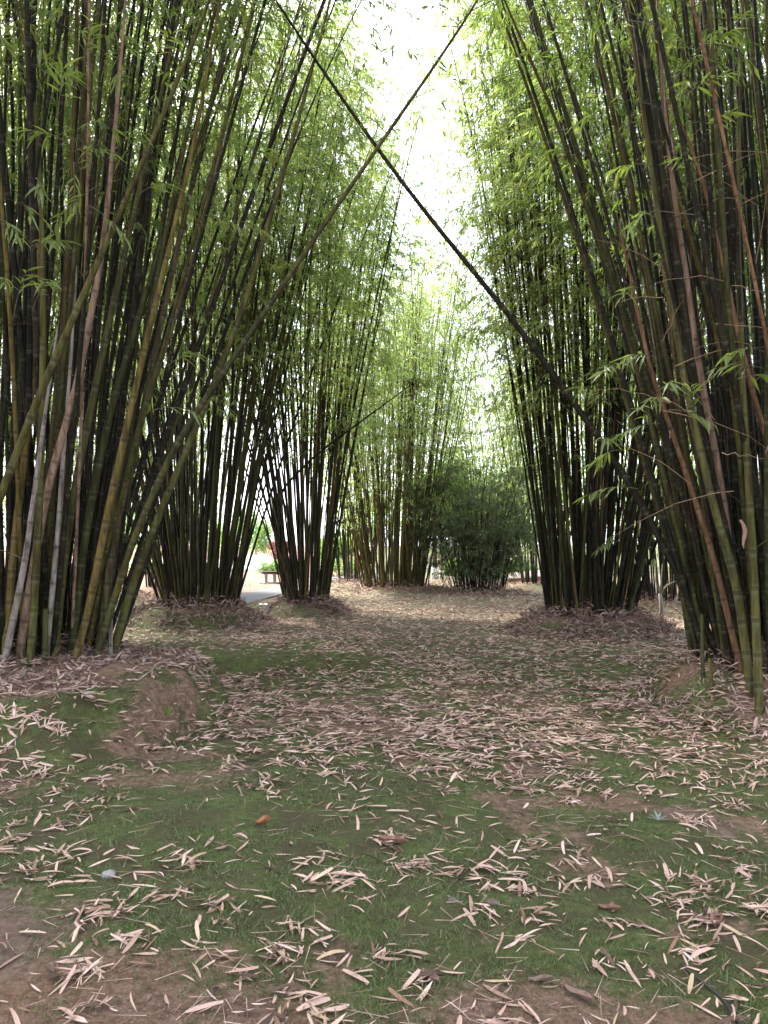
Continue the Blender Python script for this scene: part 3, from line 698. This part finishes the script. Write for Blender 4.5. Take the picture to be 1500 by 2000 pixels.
# ------------------------------------------------------------------ background things
def crown_geo(centres, radii, n, ln, wd, seed, mat, name='crown', parent=None):
    g = np.random.default_rng(seed); c = np.asarray(centres, float); r = np.asarray(radii, float)
    i = g.choice(len(c), n, p=r ** 2 / (r ** 2).sum()); d = norm(g.normal(size=(n, 3))); rr = g.random(n) ** .45
    P = c[i] + d * (rr * r[i])[:, None]
    V, F = leaf_geo(P, norm(d * .5 + g.normal(size=(n, 3))), norm(g.normal(size=(n, 3)) + np.array([0, 0, 1.2])), g.uniform(.7, 1.3, n) * ln, g.uniform(.7, 1.3, n) * wd, g.uniform(0, .4, n))
    o = obj(name, mesh_np(name, V, F, [mat], attr={'rnd': np.repeat(g.random(n) * .65, 4)}), parent); o['kind'] = 'stuff'
    return o
def tree(px, Y, th, cr, cz, label, mat, seed, trunk_r=.11, lime=0.0, n=2600, name='tree', leaf=.16, group=None):
    g = np.random.default_rng(seed)
    x = (px - 750) / FPX * Y; z0 = h1(x, Y) if Y < 80 else 0
    t = empty(name, (x, Y, z0 - .03)); tag(t, label, 'tree', group)
    top = np.array([g.normal(0, .15), g.normal(0, .15), th])
    q = np.linspace(0, 1, 7)[:, None]; C = top * q + np.sin(q * 3) * np.array([.06, .03, 0])
    mb = MB(); mb.tube(C, trunk_r * np.linspace(1.15, .5, 7), 9); mb.build('trunk', M['bark'], t, True)
    if lime:
        mb = MB(); k_ = np.linspace(-.02, lime / th, 4)[:, None]; Cc = top * k_ + np.sin(k_ * 3) * np.array([.06, .03, 0])
        mb.tube(Cc, trunk_r * 1.16 * np.ones(4) * np.linspace(1.06, 1, 4) + .006, 11); mb.build('lime_wash', M['lime'], t, True)
    cs, rs = [], []
    for i in range(9):
        a = g.uniform(0, 6.28); e = np.array([math.cos(a) * cr * .62, math.sin(a) * cr * .62, cz + g.uniform(-.45, .6) * cr])
        mb = MB(); s0 = top * g.uniform(.55, .95); mid = (s0 + e) / 2 + np.array([0, 0, .12 * cr]); mb.tube([s0, mid, e], [trunk_r * .4, trunk_r * .28, .015], 6); mb.build('limb', M['bark'], t, True)
        cs.append(e); rs.append(cr * g.uniform(.35, .6))
    cs.append(np.array([0, 0, cz])); rs.append(cr * .6)
    crown_geo(cs, rs, n, leaf, leaf * .45, seed, mat, 'crown', t)
    return t
M['lime'] = plain('lime_wash', (.80, .79, .76), .9, .06, 12)
tree(848, 33.5, 3.0, 2.0, 4.0, 'tree with a white limed trunk left of the dark bushy clump', M['leaf_tree'], 51, .105, .60, n=5200)
tree(862.5, 36.5, 2.8, 1.7, 3.6, 'slimmer tree with a low white limed foot beside the other limed trunk', M['leaf_tree'], 52, .085, .30, n=4200)
tree(546, 45, .9, .68, 1.15, 'small tree with dark red leaves behind the bench', M['leaf_red'], 53, .05, n=2600, leaf=.12)
for i, (px, Y, th, cr, cz, lab) in enumerate(((455, 62, 1.6, 2.0, 2.4, 'pale green tree far behind the bench, left of the red one'), (500, 70, 1.7, 1.7, 2.2, 'low green tree far back directly above the bench'),
                                             (240, 55, 2.0, 2.4, 2.6, 'far green tree seen through the left edge clump'), (655, 48, 1.2, 1.3, 1.35, 'bright green tree right of the narrow clump'),
                                             (905, 44, 3.0, 3.0, 4.4, 'green tree behind the dark bushy clump'), (1040, 42, 2.4, 2.6, 3.6, 'green tree behind the brick wall'),
                                             (1120, 48, 3.0, 3.2, 4.5, 'green tree hidden behind the dark right clump'), (760, 60, 3.2, 3.2, 4.8, 'tall green tree behind the yellowish middle clump'), (60, 60, 3, 3.4, 4.6, 'green tree far beyond the left edge clump'), (1330, 45, 3, 3.2, 4.6, 'green tree far beyond the forked dead stem'),
                                             (695, 56, 2.0, 2.2, 2.6, 'dull green tree glimpsed left of the yellowish middle clump'), (375, 58, 2.4, 2.6, 3.2, 'green tree glimpsed through the second left clump'), (965, 52, 2.6, 3.0, 3.8, 'green tree left of the brick wall, far back'), (1215, 52, 2.6, 3.0, 3.8, 'green tree glimpsed through the dark right clump'), (150, 66, 2.6, 3.2, 3.8, 'far green tree left of the path'))):
    tree(px, Y, th, cr, cz, lab, M['leaf_tree'], 60 + i, .09, n=3400, leaf=.2)
def shrub(px, Y, r_, hh, label, seed, n=1800):
    x = (px - 750) / FPX * Y; t = empty('shrub', (x, Y, h1(x, Y))); tag(t, label, 'shrub', 'low shrubs beyond the path'); g = np.random.default_rng(seed)
    cs = [(g.uniform(-r_, r_), g.uniform(-.3, .3), hh * g.uniform(.35, .6)) for _ in range(7)]
    for c in cs:
        mb = MB(); mb.tube([(c[0] * .2, c[1] * .2, -.03), (c[0] * .7, c[1], c[2] * .6), c], [.02, .015, .006], 5); mb.build('stem', M['bark'], t)
    crown_geo(cs, [hh * .45] * 7, n, .1, .05, seed, M['leaf_tree'], 'foliage', t)
for i, (px, Y, r_, hh, lab) in enumerate(((532, 40, .8, .75, 'low dark green shrub under the red tree'), (575, 41, .7, .7, 'low green shrub right of the red tree'), (658, 38, .9, 1.1, 'green shrub just right of the narrow clump'),
                                        (885, 38, .9, .9, 'low green shrub beside the slimmer limed tree'), (283, 40, .7, .8, 'green shrub between the left edge clump and the mound behind it'), (1020, 34, .8, .9, 'bright green shrub above the brick wall'))):
    shrub(px, Y, r_, hh, lab, 80 + i)

# dark dry tuft caught near the tip of the thin drooping culm
tp_ = world_at(808, 748, 15.0) - np.array(ROOT['C'].location)
crown_geo([tp_, tp_ + np.array([-.07, 0, .03])], [.075, .055], 80, .09, .022, 333, M['dark_tuft'], 'dry_tuft', ROOT['C'])['label'] = 'dark dry tuft near the tip of the drooping culm'
# pale paved yard beyond the dirt, with a low white wall and post
x0 = lambda px, Y: (px - 750) / FPX * Y
V = np.array([(x0(300, 46), 43, 0), (x0(530, 46), 43, 0), (x0(540, 70), 70, 0), (x0(200, 70), 70, 0)]); V[:, 2] = .19
tag(obj('pavement', mesh_np('pavement', np.concatenate([V, V - np.array([0, 0, .25])]), [np.array([[0, 1, 2, 3], [0, 4, 5, 1], [1, 5, 6, 2], [2, 6, 7, 3], [3, 7, 4, 0]])], [plain('pale_paving', (.62, .61, .60), .8, .08, 2)])), 'pale paved yard beyond the dirt', kind='structure')
yw = empty('garden_wall', (x0(486, 50), 50, .19)); tag(yw, 'low white rendered wall behind the bench', 'wall')
mb = MB(); mb.box((0, 0, .3), (2.3, .2, .6), 0, ch=.01); mb.build('wall_body', plain('white_render', (.8, .8, .79), .85, .05, 6), yw)
mb = MB(); mb.box((0, 0, .63), (2.4, .28, .06), 0, ch=.01); mb.build('coping', bpy.data.materials['white_render'], yw)
ps = empty('post', (x0(515, 42), 42, h1(x0(515, 42), 42))); tag(ps, 'thin pale post standing behind the left end of the bench', 'post')
mb = MB(); mb.tube([(0, 0, -.05), (0, 0, .9)], [.035, .033], 10); mb.build('shaft', plain('pale_post', (.55, .58, .62), .5, .1), ps, True)
mb = MB(); mb.tube([(0, 0, .9), (0, 0, .93), (0, 0, .95)], [.042, .042, .02], 10); mb.build('cap', bpy.data.materials['pale_post'], ps, True)

# bench
Yb = 30.5; bz = world_at(530, 1139, Yb); zb = h1(bz[0], Yb)
be = empty('park_bench', (bz[0], Yb, zb), R(16)); tag(be, 'dark wooden backless bench on stone legs beside the path', 'bench')
M['wood'] = plain('dark_wood', (.028, .02, .016), .6, .35, 14, .3); M['stone'] = plain('bench_stone', (.30, .28, .26), .9, .2, 10, .3)
for i in range(4):
    mb = MB(); mb.box((.35, -.18 + i * .12, .44 - .010 * abs(i - 1.5)), (1.5, .105, .07), 0, ch=.008); mb.build('seat_plank', M['wood'], be)
for x in (-.22, .12, .62, .92):
    mb = MB(); mb.box((x, 0, .2), (.10, .34, .40), 0, ch=.012); mb.build('leg', M['stone'], be)
mb = MB(); mb.box((.30, 0, .015), (1.6, .6, .06), 0, ch=.01); mb.build('base_slab', M['stone'], be)
mb = MB(); mb.box((.35, 0, .385), (1.4, .08, .04), 0, ch=.005); mb.build('rail', M['wood'], be)

# brick wall far right of the middle
Yw = 29.5; xw = x0(1012, Yw); zw = h1(xw, Yw)
bw = empty('brick_wall', (xw, Yw, zw), R(-8)); tag(bw, 'low red brick wall with a pale sloping top', 'wall')
k = NB('red_brick'); bt = k.n('ShaderNodeTexBrick'); bt.inputs['Color1'].default_value = (.33, .11, .065, 1); bt.inputs['Color2'].default_value = (.40, .17, .09, 1); bt.inputs['Mortar'].default_value = (.35, .3, .26, 1)
mp = k.n('ShaderNodeMapping'); mp.inputs['Rotation'].default_value = (math.pi / 2, 0, 0); k.l(k.objc(), mp.inputs[0]); k.l(mp.outputs[0], bt.inputs[0]); bt.inputs['Scale'].default_value = 4.5
k.l(bt.outputs[0], k.b.inputs['Base Color']); k.b.inputs['Roughness'].default_value = .9
mb = MB(); mb.add([(-.35, -.12, -.05), (1.6, -.12, -.05), (1.6, .12, -.05), (-.35, .12, -.05), (-.35, -.12, .18), (1.6, -.12, .34), (1.6, .12, .34), (-.35, .12, .18)],
                  [(3, 2, 1, 0), (4, 5, 6, 7), (0, 1, 5, 4), (1, 2, 6, 5), (2, 3, 7, 6), (3, 0, 4, 7)]); mb.build('wall_body', k.m, bw)
mb = MB(); mb.add([(-.38, -.16, .183), (1.63, -.16, .343), (1.63, .5, .55), (-.38, .5, .36), (-.38, -.16, .225), (1.63, -.16, .385), (1.63, .5, .60), (-.38, .5, .41)],
                  [(3, 2, 1, 0), (4, 5, 6, 7), (0, 1, 5, 4), (1, 2, 6, 5), (2, 3, 7, 6), (3, 0, 4, 7)]); mb.build('coping', plain('pale_pink_coping', (.72, .55, .50), .8, .1, 5), bw)

# ------------------------------------------------------------------ leaf litter
def dry_templates(seed, n=10):
    g = np.random.default_rng(seed); out = []
    for _ in range(n):
        bend = g.normal(.03, .12); sweep = g.normal(0, .3); curl = g.uniform(.05, 1.0); tw = g.normal(0, .7)
        xs = [0, .22, .55, .82, 1]; ws = [.03, .42, .5, .33, .0] if g.random() < .72 else [.22, .46, .5, .42, .28]
        V = []
        for a, ww in zip(xs, ws):
            zc = bend * 4 * a * (1 - a) ; yc = sweep * 4 * a * (1 - a)
            for sgn in (1, 0, -1):
                yy = sgn * ww * math.cos(curl); zz = abs(sgn) * ww * math.sin(curl) * .8
                t = tw * (a - .5); V.append((a - .5, yc + (yy * math.cos(t) - zz * math.sin(t)), zc, yy * math.sin(t) + zz * math.cos(t)))
        out.append(np.array(V))          # x, sweep+y, lift, z (y and z scale with width)
    return out
TPL = dry_templates(5, 16)
TF = np.array([[3 * i + j, 3 * i + j + 1, 3 * i + j + 4, 3 * i + j + 3] for i in range(4) for j in range(2)])
def tpl_verts(t, ln, wd):
    V = TPL[t]; return np.stack([V[:, 0] * ln, V[:, 1] * wd, V[:, 2] * ln * .5 + V[:, 3] * wd], -1)
def scatter(n, dens, x0_, x1_, y0_, y1_, g, dmax):
    x = g.uniform(x0_, x1_, n); y = g.uniform(y0_, y1_, n); keep = g.random(n) < dens(x, y) / dmax
    return x[keep], y[keep]
def leaf_cloud(x, y, g, lmin, lmax, tiltsd=.16, lift=.006):
    n = len(x); z = hgt(x, y); e = .03
    sx = (hgt(x + e, y) - z) / e; sy = (hgt(x, y + e) - z) / e
    N = norm(np.stack([-sx, -sy, np.ones(n)], -1) + np.stack([g.normal(0, tiltsd, n), g.normal(0, tiltsd, n), np.zeros(n)], -1))
    a = g.normal(.25, .95, n); a = np.where(g.random(n) < .5, a, g.uniform(0, 6.28, n)); D = np.stack([np.cos(a), np.sin(a), np.zeros(n)], -1)
    S = norm(np.cross(N, D)); D = np.cross(S, N)
    ln = g.uniform(lmin, lmax, n) * np.where(g.random(n) < .35, g.uniform(.3, .7, n), 1); wd = ln * g.uniform(.07, .15, n) + .003
    t = g.integers(0, len(TPL), n); B = np.array(TPL)[t]
    L = np.stack([B[..., 0] * ln[:, None], B[..., 1] * wd[:, None], B[..., 2] * ln[:, None] * .5 + B[..., 3] * wd[:, None]], -1)
    base = np.stack([x, y, z + lift + g.uniform(0, .012, n)], -1)
    V = base[:, None] + L[..., 0:1] * D[:, None] + L[..., 1:2] * S[:, None] + L[..., 2:3] * N[:, None]
    return V, base, D, S, N, ln, wd, t
def cloud_mesh(name, V, g, mat, rscale=1.0):
    n = len(V); F = (TF[None] + (np.arange(n) * 15)[:, None, None]).reshape(-1, 4)
    return mesh_np(name, V.reshape(-1, 3), F, [mat], attr={'rnd': np.repeat(g.random(n) * rscale, 15)}, smooth=True)

gl = np.random.default_rng(2024)
def field(zones):
    xs, ys = [], []
    for (xa, xb, ya, yb, f) in zones:
        dm = 900.0; nn = int((xb - xa) * (yb - ya) * dm * f)
        x, y = scatter(nn, leaf_density, xa, xb, ya, yb, gl, dm)
        k_ = np.abs(x) < y * .52 + .5; xs.append(x[k_]); ys.append(y[k_])
    return np.concatenate(xs), np.concatenate(ys)
def drifts(X, Y):
    """leaves gather in small drifts"""
    cen = gl.choice(len(X), len(X) // 26, replace=False); cxy = np.stack([X[cen], Y[cen]], -1)
    for i0 in range(0, len(X), 2000):
        p_ = np.stack([X[i0:i0 + 2000], Y[i0:i0 + 2000]], -1); d2 = ((p_[:, None] - cxy[None]) ** 2).sum(-1); j = d2.argmin(1)
        mv = gl.random(len(p_)) < .6; kf = np.where(mv, gl.uniform(.2, .7, len(p_)), 1)[:, None]; q_ = cxy[j] + (p_ - cxy[j]) * kf
        X[i0:i0 + 2000] = q_[:, 0]; Y[i0:i0 + 2000] = q_[:, 1]
    return X, Y
X, Y = drifts(*field(((-2.4, 2.4, 2.0, 4.0, 1.75), (-3.2, 3.2, 4.0, 5.4, 1.4))))
V, base, D, S, N, ln, wd, t = leaf_cloud(X, Y, gl, .05, .135, .24)
# farther off: simpler leaves, two facets each
xm, ym = drifts(*field(((-4.6, 4.6, 5.4, 8.5, 1.4),))); xf, yf = field(((-6, 6, 8.5, 12, 1.25), (-9, 9, 12, 18, 1.0), (-10, 10, 18, 32, .5)))
x = np.concatenate([xm, xf]); y = np.concatenate([ym, yf])
n = len(x); a = np.where(gl.random(n) < .5, gl.normal(.25, .95, n), gl.uniform(0, 6.28, n))
Vf, Ff = leaf_geo(np.stack([x, y, hgt(x, y) + gl.uniform(.006, .03, n)], -1), np.stack([np.cos(a), np.sin(a), gl.normal(0, .12, n)], -1), norm(np.stack([gl.normal(0, .3, n), gl.normal(0, .3, n), np.ones(n)], -1)), gl.uniform(.06, .15, n), gl.uniform(.010, .019, n) * (1 + .02 * y), gl.uniform(-.1, .15, n))
tag(obj('fallen_leaves', mesh_np('fallen_leaves', Vf, Ff, [M['dry']], attr={'rnd': np.repeat(gl.random(n), 4)})), 'dry leaves carpeting the ground between the farther clumps', 'leaf litter', kind='stuff')
# the 300 leaves that lie closest in view are things of their own
inview = (np.abs(X) < Y * .49) & (Y > 2.38); order = np.where(inview, Y, 99).argsort(); near = order[:300]; rest = np.setdiff1d(np.arange(len(X)), order[:300])
rest = rest[Y[rest] > Y[near].max() - 1e-6] if False else rest
tag(obj('fallen_leaves', cloud_mesh('fallen_leaves', V[rest], gl, M['dry'])), 'dry pinkish bamboo leaves strewn over the moss in front', 'leaf litter', kind='stuff')
NM = []
for i in range(24):
    v = tpl_verts(i % len(TPL), 1.0, random.uniform(.09, .17))
    NM.append(mesh_np('fallen_leaf', v, TF, [M['dry']], attr={'rnd': np.full(15, random.random())}, smooth=True))
yl = float(Y[near].max())
for i in near:
    o = obj('fallen_leaf', NM[int(gl.integers(24))])
    m3 = Matrix([[float(D[i][r]), float(S[i][r]), float(N[i][r])] for r in range(3)])
    s = float(ln[i]); o.matrix_world = Matrix.Translation(Vector([float(v) for v in base[i]])) @ m3.to_4x4() @ Matrix.Diagonal((s, s * random.uniform(.85, 1.15), s, 1))
    tag(o, 'dry pinkish tan bamboo leaf lying along the bottom edge of the picture', 'leaf', 'nearest fallen leaves')

# heaped litter round the clump bases
LL = {'A': 'leaf heap on the left edge mound', 'B': 'leaf heap round the foot of the second left clump', 'C': 'leaf heap round the foot of the narrow clump', 'D': 'leaf heap round the foot of the yellowish middle clump',
      'G': 'leaf heap round the foot of the second right clump', 'H': 'leaf heap round the foot of the right edge clump', 'E': 'leaf heap round the foot of the dark bushy clump', 'K': 'leaf heap under the distant clump beside the yellowish one', 'F': 'leaf heap under the distant clump across the path', 'I': 'leaf heap round the forked dead stem', }
for key, lab in LL.items():
    c = CL[key]; r1, r2, H = c[6]; g = np.random.default_rng(500 + ord(key)); n = {'A': 5200, 'H': 5200, 'B': 4200, 'G': 4600, 'C': 2600}.get(key, 1500)
    cx, cy_ = (c[0], c[1]) if key != 'A' else (-3.3, 7.2)
    a = g.uniform(0, 6.28, n); r = r2 * np.sqrt(g.uniform(.05, 1, n)) * (1.04 if key != 'A' else .8)
    x = cx + r * np.cos(a); y = cy_ + r * np.sin(a)
    k_ = (fbm(x, y, 2.0, 31) > .42) | (r < c[2] * 1.15); x, y = x[k_], y[k_]
    if key in 'AH':
        V_, *_r = leaf_cloud(x, y, g, .06, .16, .6, .015); V_[..., 2] += (g.random(len(x)) ** 1.5 * .16 * (1 - sstep(c[2] * .8, c[2] * 1.5, np.hypot(x - c[0], y - c[1]))))[:, None]; lm = cloud_mesh('leaf_litter', V_, g, M['litter'])
    else:
        n = len(x); aa = g.uniform(0, 6.28, n)
        Vf, Ff = leaf_geo(np.stack([x, y, hgt(x, y) + g.uniform(.01, .06, n) + g.random(n) ** 1.5 * .2 * (1 - sstep(c[2] * .8, c[2] * 1.5, np.hypot(x - c[0], y - c[1])))], -1), np.stack([np.cos(aa), np.sin(aa), g.normal(0, .6, n)], -1), norm(g.normal(size=(n, 3)) + np.array([0, 0, .8])), g.uniform(.09, .2, n), g.uniform(.014, .034, n), g.uniform(-.1, .3, n))
        lm = mesh_np('leaf_litter', Vf, Ff, [M['litter']], attr={'rnd': np.repeat(g.random(n), 4)})
    tag(obj('leaf_litter', lm), 'brown dry ' + lab, 'leaf litter', kind='stuff')

# moss blades and short grass near the camera
gm = np.random.default_rng(9)
n = 330000; y = 2.1 + 9.5 * gm.random(n) ** 1.9; x = gm.uniform(-1, 1, n) * (y * .52 + .3)
keep = gm.random(n) < (1 - soil_mask(x, y)) ** 1.5 * sstep(.34, .6, fbm(x, y, 7, 41, 3)) ; x, y = x[keep], y[keep]; n = len(x)
z = hgt(x, y); a = gm.uniform(0, 6.28, n); hh = gm.uniform(.006, .02, n) * (1 + 1.6 * (gm.random(n) < .05)); wv = gm.uniform(.0010, .0020, n) * (1 + .12 * y)
d = np.stack([np.cos(a), np.sin(a), np.zeros(n)], -1); b = np.stack([x, y, z - .001], -1)
ti = b + np.stack([gm.normal(0, .6, n) * hh, gm.normal(0, .6, n) * hh, hh], -1)
V = np.stack([b - d * wv[:, None], b + d * wv[:, None], ti], 1).reshape(-1, 3)
tag(obj('moss', mesh_np('moss', V, np.arange(n * 3).reshape(-1, 3), [M['grass']], attr={'rnd': np.repeat(gm.random(n) * .65, 3)})), 'short green moss and fine grass on the foreground soil', 'moss', kind='stuff')

# crumbs of soil
n = 9000; y = 2.2 + 6 * gm.random(n) ** 1.7; x = gm.uniform(-1, 1, n) * (y * .5 + .2)
keep = gm.random(n) < .12 + soil_mask(x, y); x, y = x[keep], y[keep]; n = len(x)
o8 = np.array([(1, 0, 0), (0, 1, 0), (-1, 0, 0), (0, -1, 0), (0, 0, 1.0)]); r_ = gm.uniform(.002, .007, n) * (1 + 1.0 * (gm.random(n) < .05))
V = np.stack([x, y, hgt(x, y)], -1)[:, None] + o8[None] * r_[:, None, None] * gm.uniform(.6, 1.3, (n, 5, 1)) + gm.normal(0, .0008, (n, 5, 3))
F = (np.array([[0, 1, 4], [1, 2, 4], [2, 3, 4], [3, 0, 4]])[None] + (np.arange(n) * 5)[:, None, None]).reshape(-1, 3)
tag(obj('soil_crumbs', mesh_np('soil_crumbs', V, F, [plain('soil_crumb', (.15, .095, .07), .95, .4, 30)], smooth=True)), 'loose crumbs of reddish soil on the bare patches', 'soil', kind='stuff')

# dry stalks lying between the leaves
n = 1500; y = 2.2 + 9 * gm.random(n) ** 1.4; x = gm.uniform(-1, 1, n) * (y * .5 + .2); z = hgt(x, y)
a = gm.uniform(0, 6.28, n); ls = gm.uniform(.05, .16, n); d = np.stack([np.cos(a), np.sin(a), gm.normal(0, .06, n)], -1)
C, V, F = twig_geo(np.stack([x, y, z + .008], -1), d, ls, np.zeros(n), 2, np.full(n, .0016), 0)
tag(obj('dry_stalks', mesh_np('dry_stalks', V, F, [M['dry']], attr={'rnd': np.repeat(gm.random(n), 9)})), 'thin straw coloured stalks scattered among the leaves', 'stalks', kind='stuff')

# ------------------------------------------------------------------ single small things on the ground
def gpt(px, py):
    """where the line of sight through a pixel meets the ground"""
    Yd = CAM_H * FPX / (py - HOR)
    for _ in range(12):
        p = world_at(px, py, Yd); Yd += (p[2] - h1(p[0], Yd)) / ((py - HOR) / FPX) * .7
    p = world_at(px, py, Yd); p[2] = h1(p[0], p[1]); return p
def broad_leaf(name, px, py, ln, wd, yaw, mat, label, curl=.75, lift=.006, pitch=.0):
    n = 7; V = []; p = gpt(px, py)
    for i in range(n):
        a = i / (n - 1); ww = wd * math.sin(math.pi * min(1, a * .93 + .05)) ** .75 * (1 + .08 * math.sin(9 * a))
        for j in range(5):
            s = (j - 2) / 2; V.append(((a - .5) * ln, s * ww * .5, curl * wd * (s * s) * .6 + curl * ln * .25 * (a - .5) ** 2 + .004 * math.sin(7 * a + 3 * s)))
    F = [[5 * i + j, 5 * i + j + 1, 5 * i + j + 6, 5 * i + j + 5] for i in range(n - 1) for j in range(4)]
    o = obj(name, mesh_np(name, np.array(V), np.array(F), [mat], smooth=True)); o.location = (p[0], p[1], p[2] + lift); o.rotation_euler = (0, pitch, yaw)
    return tag(o, label, 'leaf')
broad_leaf('broad_leaf', 515, 1615, .075, .055, .3, M['orange_leaf'], 'single orange leaf on the green moss, left of middle', pitch=-.35, lift=.02)
broad_leaf('broad_leaf', 765, 1648, .13, .05, -.3, M['brown_leaf'], 'dark brown curled leaf near the middle of the foreground', .8)
broad_leaf('broad_leaf', 1190, 1780, .09, .035, -.2, M['brown_leaf'], 'brown broad leaf right of middle in the foreground')
broad_leaf('broad_leaf', 840, 1915, .09, .032, -.9, M['mauve_leaf'], 'greyish mauve broad leaf at the bottom, right of the soil patch')
broad_leaf('broad_leaf', 1055, 1920, .08, .028, .2, M['mauve_leaf'], 'pale mauve broad leaf near the bottom, left of the hose')
broad_leaf('broad_leaf', 1400, 1805, .10, .05, 1.0, M['brown_leaf'], 'rust brown leaf near the right edge in the foreground')
broad_leaf('broad_leaf', 1130, 1950, .11, .034, -.8, M['mauve_leaf'], 'large mauve brown leaf at the bottom edge')
for px, py, r_, lab in ((212, 1712, .028, 'small grey stone on the moss at the lower left'), (960, 1766, .022, 'small dark clod on the moss right of middle'), (884, 1760, .016, 'tiny brown pebble left of the dark clod'), (171, 1358, .03, 'pale stone on the left mound')):
    p = gpt(px, py); g = np.random.default_rng(px)
    th = np.linspace(0, 2 * math.pi, 11)[:-1]; V = []
    for lat in (-.6, -.15, .35, .75, .97):
        for a in th:
            rr = r_ * (1 + g.normal(0, .09)); V.append((rr * math.sqrt(1 - lat * lat) * math.cos(a) * 1.2, rr * math.sqrt(1 - lat * lat) * math.sin(a), rr * lat * .7))
    F4 = [[10 * i + j, 10 * i + (j + 1) % 10, 10 * i + 10 + (j + 1) % 10, 10 * i + 10 + j] for i in range(4) for j in range(10)]
    o = obj('stone', mesh_np('stone', np.array(V), [np.array(F4), np.array([[40 + j for j in range(10)]])], [plain('stone_%d' % px, (.22, .21, .21) if px in (212, 171) else (.10, .075, .06), .9, .3, 60, .3)], smooth=True))
    o.location = (p[0], p[1], p[2] + r_ * .3); tag(o, lab, 'stone')
# black hose end at the lower right
hp = [gpt(*q) for q in ((1330, 1889), (1352, 1910), (1385, 1935), (1410, 1955), (1424, 1972), (1440, 2010), (1490, 2060))]
P_, L_ = smooth_curve(np.array(hp) + np.array([0, 0, .012]), 30)
Vh, Fh = tube_geo(P_, np.full(30, .0055), 8)
kk = plain('black_rubber', (.015, .015, .016), .45, .2, 20)
tag(obj('hose', mesh_np('hose', Vh, [Fh, np.array([list(range(8))[::-1]]), np.array([[len(Vh) - 8 + j for j in range(8)]])], [kk], smooth=True)), 'thin black hose lying among leaves at the lower right', 'hose')
# bluish sprig
p = gpt(1285, 1606); sp_ = empty('sprig', p); tag(sp_, 'small bluish grey leaf sprig lying on leaves at the right', 'sprig')
kb = NB('bluish_leaf'); kb.b.inputs['Roughness'].default_value = .6; kb.l(kb.ramp(kb.noise(kb.objc(), 30), [(.3, (.12, .135, .125)), (.7, (.19, .205, .19))]), kb.b.inputs['Base Color'])
for i, (a, e) in enumerate(((.2, .35), (.9, .6), (1.7, .9), (2.5, .5), (2.95, .25), (-.3, .2))):
    o = obj('leaf', mesh_np('leaf', np.array([(x_, y_, z_) for x_, y_, z_ in ((0, .003, 0), (0, -.003, 0), (.028, .007, .004), (.028, -.007, .004), (.06, 0, -.004))]), [np.array([[0, 1, 3, 2]]), np.array([[2, 3, 4]])], [kb.m]), sp_)
    o.rotation_euler = (0, -e, a); o.location = (0, 0, .012)
# white scrap of paper by the path
p = gpt(505, 1184); g = np.random.default_rng(4)
V = np.array([(i * .07, j * .06, .01 + abs(g.normal(0, .03))) for i in range(4) for j in range(3)]); F = np.array([[3 * i + j, 3 * i + j + 1, 3 * i + j + 4, 3 * i + j + 3] for i in range(3) for j in range(2)])
o = obj('paper_scrap', mesh_np('paper_scrap', V, F, [plain('white_paper', (.8, .8, .8), .7, .05)])); o.location = (p[0], p[1], p[2] + .01); tag(o, 'crumpled white scrap lying beside the path', 'litter')
# young shoots by the left mound
for px, py, hh_, lab in ((328, 1335, .13, 'pale green young shoot on the edge of the left mound'), (108, 1333, .07, 'small yellow green seedling on the left mound')):
    p = gpt(px, py); s_ = empty('young_shoot', p); tag(s_, lab, 'seedling')
    for i in range(5):
        a = i * 1.3; o = obj('leaf', BL[i], s_); o.rotation_euler = (0, -1.0 - .08 * i, a); o.scale = (hh_, hh_, hh_ * .6); o.location = (0, 0, .0)
    mb = MB(); mb.tube([(0, 0, -.02), (.004, 0, hh_ * .5)], [.004, .002], 6); mb.build('stem', M['olive'], s_, True)
